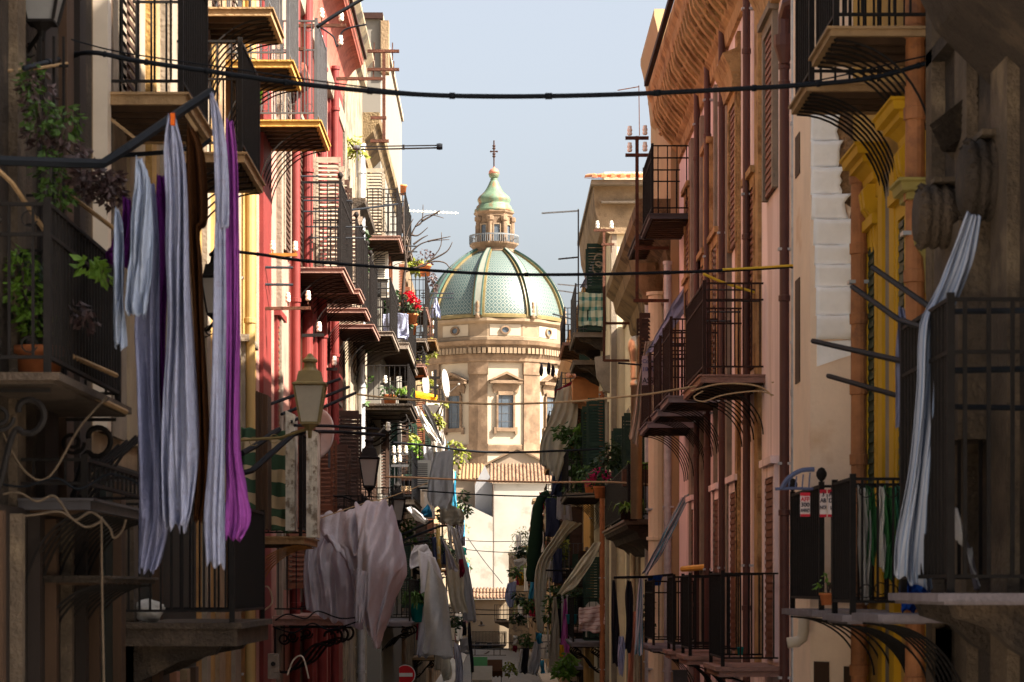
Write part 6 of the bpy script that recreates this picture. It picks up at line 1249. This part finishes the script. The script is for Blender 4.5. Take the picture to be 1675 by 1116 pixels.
pot('lime green spider plant drooping through the stone balcony railing', 1035, 852, 47.1, .22, .2, IRONB, 'blades', LEAFL, 34, .42, (.8, .5, .8))
pot('second drooping spider plant on the stone balcony corner', 1022, 850, 47.3, .2, .18, IRONB, 'blades', LEAFL, 22, .42, (.8, .5, .8))
bush('green leaves dangling under the cream awning sheet', [(910, 965, 10, 10), (902, 985, 10, 14), (898, 1005, 6, 12)], 73, LEAF, 300, .17)
bush('dark leaves along the low plant covered rail', [(930, 965, 20, 10), (950, 968, 18, 8)], 69, LEAFD, 280, .15)
bush('green ivy behind the blue bucket railing', [(1056, 985, 10, 20), (1060, 1020, 8, 24)], 44.2, LEAFD, 180, .11)
bush('bright green shrub at the bottom right of the street', [(922, 1095, 16, 14), (930, 1080, 12, 14)], 70, LEAFL, 320, .2)
pot('small potted plant at the near right railing', 1354, 990, 19.9, .14, .1, TERRA, 'l', LEAFL, 60, .05, (.1, .08, .1))
pot('bright green plastic basket of flowers on the yellow slab', 403, 178, 32.6, .5, .36, mat('lime_plastic', (.16, .62, .02), .35, .08, 3), 'l', LEAF, 40, .07, (.2, .2, .08), flowers=(RED, [(400, 152), (410, 150)], .06))
for i, (px, py, D, m, n_) in enumerate(((850, 900, 102, LEAFD, 'dark plants on the upper far right balcony'), (840, 935, 105, LEAF, 'plants over the far right railing by the yellow cloth'), (848, 975, 100, LEAFD, 'dark greenery below the white bundle of sheets'), (845, 1010, 98, LEAFD, 'greenery on the middle far right balcony'), (832, 1090, 96, LEAFY, 'yellowish plants at the street bottom right of the terrace'), (858, 1045, 92, LEAF, 'plants beside the black and white towels'), (862, 985, 92, LEAF, 'plants left of the strong blue sheet'), (742, 905, 96, LEAFD, 'dark foliage behind the tall grey sheets'), (722, 840, 92, LEAFD, 'foliage behind the blue shirt'), (745, 1015, 92, LEAFD, 'foliage on the far left iron balcony'), (700, 625, 94, LEAFY, 'yellow leaves under the bright narrow dish'))):
    bush(n_, [(px, py, 8, 9), (px+5, py+6, 7, 7)], D, m, 420, .2)
# bare tree
T = thing('bare_tree', P(662, 520, 61), 'leafless dark tree growing from the middle balcony against the sky', 'tree'); D = 61
b = MB(); b.tube(curve([P(655, 540, D), P(658, 500, D), P(661, 455, D), P(664, 430, D), P(661, 395, D), P(660, 350, D), P(661, 325, D)], 24), [.055-.0018*i for i in range(25)], 7); b.build('trunk', BARK, T, True)
for pts in ([(664, 430), (668, 400), (680, 370), (700, 352), (726, 357)], [(680, 370), (690, 362), (692, 335)], [(690, 362), (712, 350), (716, 352)], [(664, 425), (680, 405), (700, 395), (735, 392)], [(700, 395), (712, 392), (737, 387)], [(676, 400), (690, 390), (700, 385)], [(664, 440), (690, 436), (700, 430), (720, 405), (722, 380)], [(700, 428), (730, 412), (740, 396)], [(662, 445), (680, 438), (708, 428), (728, 430), (738, 440), (756, 440)], [(661, 400), (668, 375), (676, 358)], [(660, 380), (656, 360), (661, 345)], [(672, 384), (684, 385), (700, 372)], [(705, 353), (720, 345), (712, 350)]):
    b = MB(); c = curve([P(x, y, D) for x, y in pts], 14); b.tube(c, [.028-.0014*i for i in range(15)], 5); b.build('branch', BARK, T, True)
# ================================================================== SMALL THINGS
def bucket(label, px, py, D, w, h, m, name='bucket'):
    c = P(px, py, D); T = thing(name, c, label, 'bucket'); b = MB(); b.lathe([(w*.38, 0), (w*.5, h*.92), (w*.54, h*.93), (w*.54, h), (w*.47, h), (w*.36, .02)], c, 18); b.build('tub', m, T, True)
    b = MB(); b.tube([c+Vector((w*.52*math.cos(t_*.314), 0, h*.9+w*.2*math.sin(t_*.314)*-1)) for t_ in range(11)], .006, 4); b.build('handle', IRONG, T)
bucket('royal blue bucket hooked on the low black railing', 1071, 958, 42.2, .26, .17, DBL); bucket('turquoise bucket hanging beside the violet shirt', 935, 1021, 68, .32, .27, mat('aqua_plastic', (.02, .28, .36), .4, .1, 4)); bucket('small teal bucket behind the rose house railing', 1211, 1072, 30.2, .08, .1, TEA)
b = MB(); b.tube([P(1117, 931, 40), P(1172, 926, 38)], .05, 8); b.build('yellow_tray', mat('yellow_board', (.6, .32, .03), .6, .2, 5), None, label='yellow rolled mat lying along the low brown railing', cat='mat')
# bag on the weathered ledge
T = thing('rubble_bag', P(240, 1012, 21.2), 'white plastic rubbish bag lying on the weathered stone ledge', 'bag'); c = P(243, 1016, 21.2)
b = MB(); N_ = 20
for i in range(13):
    t_ = math.pi*i/12
    for j in range(N_):
        q = 6.283*j/N_; r_ = 1+.12*math.sin(3*q+i)+.08*math.sin(7*q+i*1.7); b.v.append(Vector((c.x+.13*r_*math.sin(t_)*math.cos(q), c.y+.1*r_*math.sin(t_)*math.sin(q), c.z+.085-.095*math.cos(t_)*r_*-1*-1)))
for i in range(12):
    for j in range(N_): a_ = i*N_+j; e_ = i*N_+(j+1) % N_; b.f.append((a_, e_, e_+N_, a_+N_))
b.build('sack', cm('plastic_white', (.6, .57, .53), .2), T, True)
b = MB(); b.tube([c+Vector((.02+.005*math.sin(t_), -.105*math.cos(t_*.314), .085+.105*math.sin(t_*.314))) for t_ in range(11)], .007, 5); b.build('tie', GRN, T)
# chair on the low right balcony
T = thing('plastic_chair', P(968, 1040, 64.8), 'pale plastic chair back rising behind the pink striped blanket', 'chair'); c = P(970, 1040, 64.8); CHM = mat('chair_plastic', (.45, .42, .38), .5, .1, 4)
b = MB(); pts = [(c.x-.2, c.y, c.z+.62), (c.x-.19, c.y, c.z+.8), (c.x-.1, c.y, c.z+.9), (c.x+.1, c.y, c.z+.9), (c.x+.19, c.y, c.z+.8), (c.x+.2, c.y, c.z+.62)]; b.prism(pts, (0, .03, 0))
for k in range(5): b.box(c.x-.19+k*.085, c.y, c.z+.42, c.x-.15+k*.085, c.y+.03, c.z+.62)
b.build('backrest', CHM, T); b = MB(); b.box(c.x-.22, c.y-.4, c.z+.4, c.x+.22, c.y+.03, c.z+.43); b.build('seat', CHM, T)
for dx in (-.2, .18):
    for dy in (-.38, 0): b = MB(); b.box(c.x+dx, c.y+dy, c.z-.03, c.x+dx+.03, c.y+dy+.03, c.z+.4); b.build('leg', CHM, T)
# surfboard-like blue parasol edge at the near right rail
b = MB(); b.tube(curve([P(1278, 800, 20.4), P(1290, 782, 20.4), P(1310, 770, 20.4), P(1332, 768, 20.4)], 10), .022, 6); b.tube(curve([P(1268, 800, 20.4), P(1300, 799, 20.4), P(1330, 800, 20.4)], 6), .014, 6)
for k in range(4): b.bar(P(1290+k*11, 799, 20.4), P(1292+k*11, 782-k*3, 20.4), .008)
b.build('folding_rack', mat('slate_blue', (.1, .12, .22), .6, .2, 4), None, label='blue grey curved drying rack hooked at the near right rail', cat='drying rack')
# pigeon before the low cream wall
T = thing('flying_bird', P(787, 1023, 150), 'small grey bird flying in front of the low cream wall', 'bird'); c = P(787, 1023, 150); BM = mat('pigeon_grey', (.1, .09, .09), .8, .2, 5)
b = MB(); b.lathe([(.0, -.2), (.05, -.14), (.08, 0), (.06, .1), (.045, .15), (.05, .18), (.0, .25)], c, 8, axis='x')
for s_ in (-1, 1): b.v += [c+Vector((-.06, 0, .02)), c+Vector((.08, 0, .02)), c+Vector((.1, s_*.25, .16)), c+Vector((-.02, s_*.42, .3))]; n_ = len(b.v); b.f.append((n_-4, n_-3, n_-2, n_-1))
b.v += [c+Vector((-.16, -.02, 0)), c+Vector((-.16, .02, 0)), c+Vector((-.34, .09, -.02)), c+Vector((-.34, -.09, -.02))]; n_ = len(b.v); b.f.append((n_-4, n_-3, n_-2, n_-1))
b.build('body', BM, T)

# ================================================================== MORE WASHING AND POTS ON THE FAR BALCONIES
ORD = ('nearest', 'second', 'third', 'fourth', 'fifth', 'sixth', 'seventh', 'eighth', 'ninth', 'tenth', 'eleventh', 'twelfth')
def houseword(B): return B.name.replace('_', ' ')
CC = [('white', WHT), ('cream', IVO), ('grey', GRY), ('lilac', LIL), ('white', WHT), ('cream', IVO), ('grey', GRY), ('beige', BEI), ('white', WHT), ('blue', SKY), ('dark red', RDD), ('black', BLK), ('beige', BEI), ('faded pink', cm('faded_pink', (.5, .3, .32), .3)), ('navy', NAV), ('faded green', cm('faded_green', (.22, .28, .2), .3))]
cnt = {}
def dress(B, D0, D1, z, out, s):
    if z > 5.5: return
    X = B['_X']; k_ = cnt.get(B.name, 0); cnt[B.name] = k_+1; xo = s*(X-out); hw = houseword(B)
    lv = 'balcony of '+hw
    for q in range(2):
        nm, m = random.choice(CC); kd = random.choice(('towel', 'bedsheet', 'cloth', 'blanket')); L = random.uniform(.7, 2.0); wd = random.uniform(.5, 1.2)
        D = D0+(D1-D0)*(.2+.5*q)+.1; x = xo-s*random.uniform(.05, .3); zt = z+random.uniform(.75, 1.15)
        def pp(xx, D_, z_): return (CX+xx/D_*F, CY-z_/D_*F, D_)
        if q == 0: rows = [[pp(x, D-wd/2, zt), pp(x, D+wd/2, zt)], [pp(x-s*.1, D-wd/2, zt-L*.5), pp(x-s*.12, D+wd/2, zt-L*.5)], [pp(x-s*.05, D-wd/2, zt-L), pp(x-s*.08, D+wd/2, zt-L)]]
        else: x2 = x-s*-1*wd*.5; rows = [[pp(min(x, x2), D0-.05, zt), pp(max(x, x2), D0-.05, zt)], [pp(min(x, x2)+.04, D0-.12, zt-L*.5), pp(max(x, x2), D0-.12, zt-L*.5)], [pp(min(x, x2), D0-.07, zt-L), pp(max(x, x2)+.03, D0-.07, zt-L*1.02)]]
        cloth('%s %s %s the %s dressed %s' % (nm, kd, 'along' if q == 0 else 'at the end of', ORD[k_ % 12], lv), 'laundry', rows, D, m, 3, .05, group='washing on the balconies far down the street', nu=14, nv=16, th=.006)
    if random.random() < .8:
        m = random.choice((LEAF, LEAFD, LEAFY, LEAFL)); mn = {LEAF.name: 'green', LEAFD.name: 'dark', LEAFY.name: 'yellowish', LEAFL.name: 'bright green'}[m.name]
        bush('%s plants spilling over the %s dressed %s' % (mn, ORD[k_ % 12], lv), [pp(xo+s*.1, D0+.3, z+.7)[:2]+(14, 14), pp(xo+s*.3, D0+.5, z+1.0)[:2]+(9, 12)], D0+.2, m, 330, .16)
for B, a_, c_, z in FARL: dress(B, a_, c_, z, 1.0, -1)
for B, a_, c_, z in EXTRAL[4:]: dress(B, a_, c_, z, .95, -1)
for B, a_, c_, z, o_ in EXTRAR: dress(B, a_, c_, z, o_, 1)
for B, a_, c_, z, o_ in FARR: dress(B, a_, c_, z, o_, 1)

# canvas stall roofs low at the street end
def stall(label, px0, px1, y, D, m):
    T = thing('market_stall', (P((px0+px1)/2, y, D).x, D, -5), label, 'market stall'); a_, c_ = P(px0, y, D), P(px1, y, D)
    b = MB(); n = 8
    for i in range(n):
        x0 = a_.x+(c_.x-a_.x)*i/n; x1 = a_.x+(c_.x-a_.x)*(i+1)/n; b.quad((x0, D, a_.z), (x1, D, a_.z), (x1, D+2.2, a_.z+.45), (x0, D+2.2, a_.z+.45)); b.quad((x0, D, a_.z), (x1, D, a_.z), (x1, D-.02, a_.z-.22-.05*(i % 2)), (x0, D-.02, a_.z-.22-.05*(i % 2)))
    b.build('canopy', m, T)
    for x in (a_.x+.05, c_.x-.05):
        for y_ in (D+.05, D+2.1): MB().bar((x, y_, -5), (x, y_, a_.z+(.4 if y_ > D+1 else 0)), .025).build('pole', IRONG, T)
    b = MB(); b.box(a_.x+.1, D+.2, -4.3, c_.x-.1, D+1.9, -4.22); b.build('table', WOODD, T)
stall('dark green canvas stall roof low at the left of the street end', 770, 797, 1092, 118, GRN)
stall('brown canvas stall roof low in the middle of the street end', 797, 822, 1098, 108, BRN)
stall('cream canvas stall roof at the bottom behind the hanging sheets', 772, 805, 1112, 92, BEI)

# ------------------------------------------------ poles, rods and wires of the nearest left houses
for p_, r_ in (([(-20, 262, 16.0), (20, 300, 16.0), (72, 376, 16.2)], .018), ([(118, 322, 16.4), (186, 374, 17.2)], .016), ([(118, 583, 16.3), (190, 614, 17.6)], .018), ([(118, 632, 16.2), (206, 674, 17.8)], .02), ([(-10, 118, 16.4), (60, 112, 16.6), (110, 104, 17)], .012)):
    arms(bl['pots'], p_, r_, SLABT, 'wooden_rod')
for x_ in (26, 66, 88, 104): MB().bar(P(x_, 60, 16.9), P(x_, 640, 16.9), .013).build('upright_bar', IRON, bl['pots'])
for y_ in (108, 320, 368, 410): MB().bar(P(-20, y_, 16.88), P(112, y_, 16.88), .012).build('cross_bar', IRON, bl['pots'])
OLDR = mat('grimy_wire', (.13, .095, .065), .9, .4, 12)
TW = [('pale tangled wire low on the nearest left house', [(-10, 812), (30, 806), (60, 820), (90, 812), (120, 850), (150, 838), (178, 862), (186, 880), (200, 868), (206, 850)], OLDR),
      ('thick twisted wire below the pale tangled one', [(-10, 852), (25, 846), (60, 842), (100, 838), (140, 862), (170, 850)], OLDR),
      ('dark wires bunched above the pale tangle at the left edge', [(-10, 790), (40, 796), (90, 782), (130, 800), (180, 776), (230, 792)], CABLE),
      ('thin pale wire drooping above the dark bunch at the left edge', [(0, 700), (40, 770), (80, 780), (130, 700), (175, 650)], OLDR),
      ('pale plastic pipe running down behind the left laundry', [(166, 845), (167, 960), (170, 1120)], OLDR)]
for l_, p_, m_ in TW: cable(l_, p_, 16.3, .009, m_, n=60)
b = MB()
for k_ in range(9): b.tube([P(250-k_*14, 700+k_*7, 19), P(200-k_*14, 745+k_*8, 18.6), P(150-k_*12, 820+k_*8, 18.3)], .012, 4)
b.build('curved_bracket', IRON, bl['low_dark'])
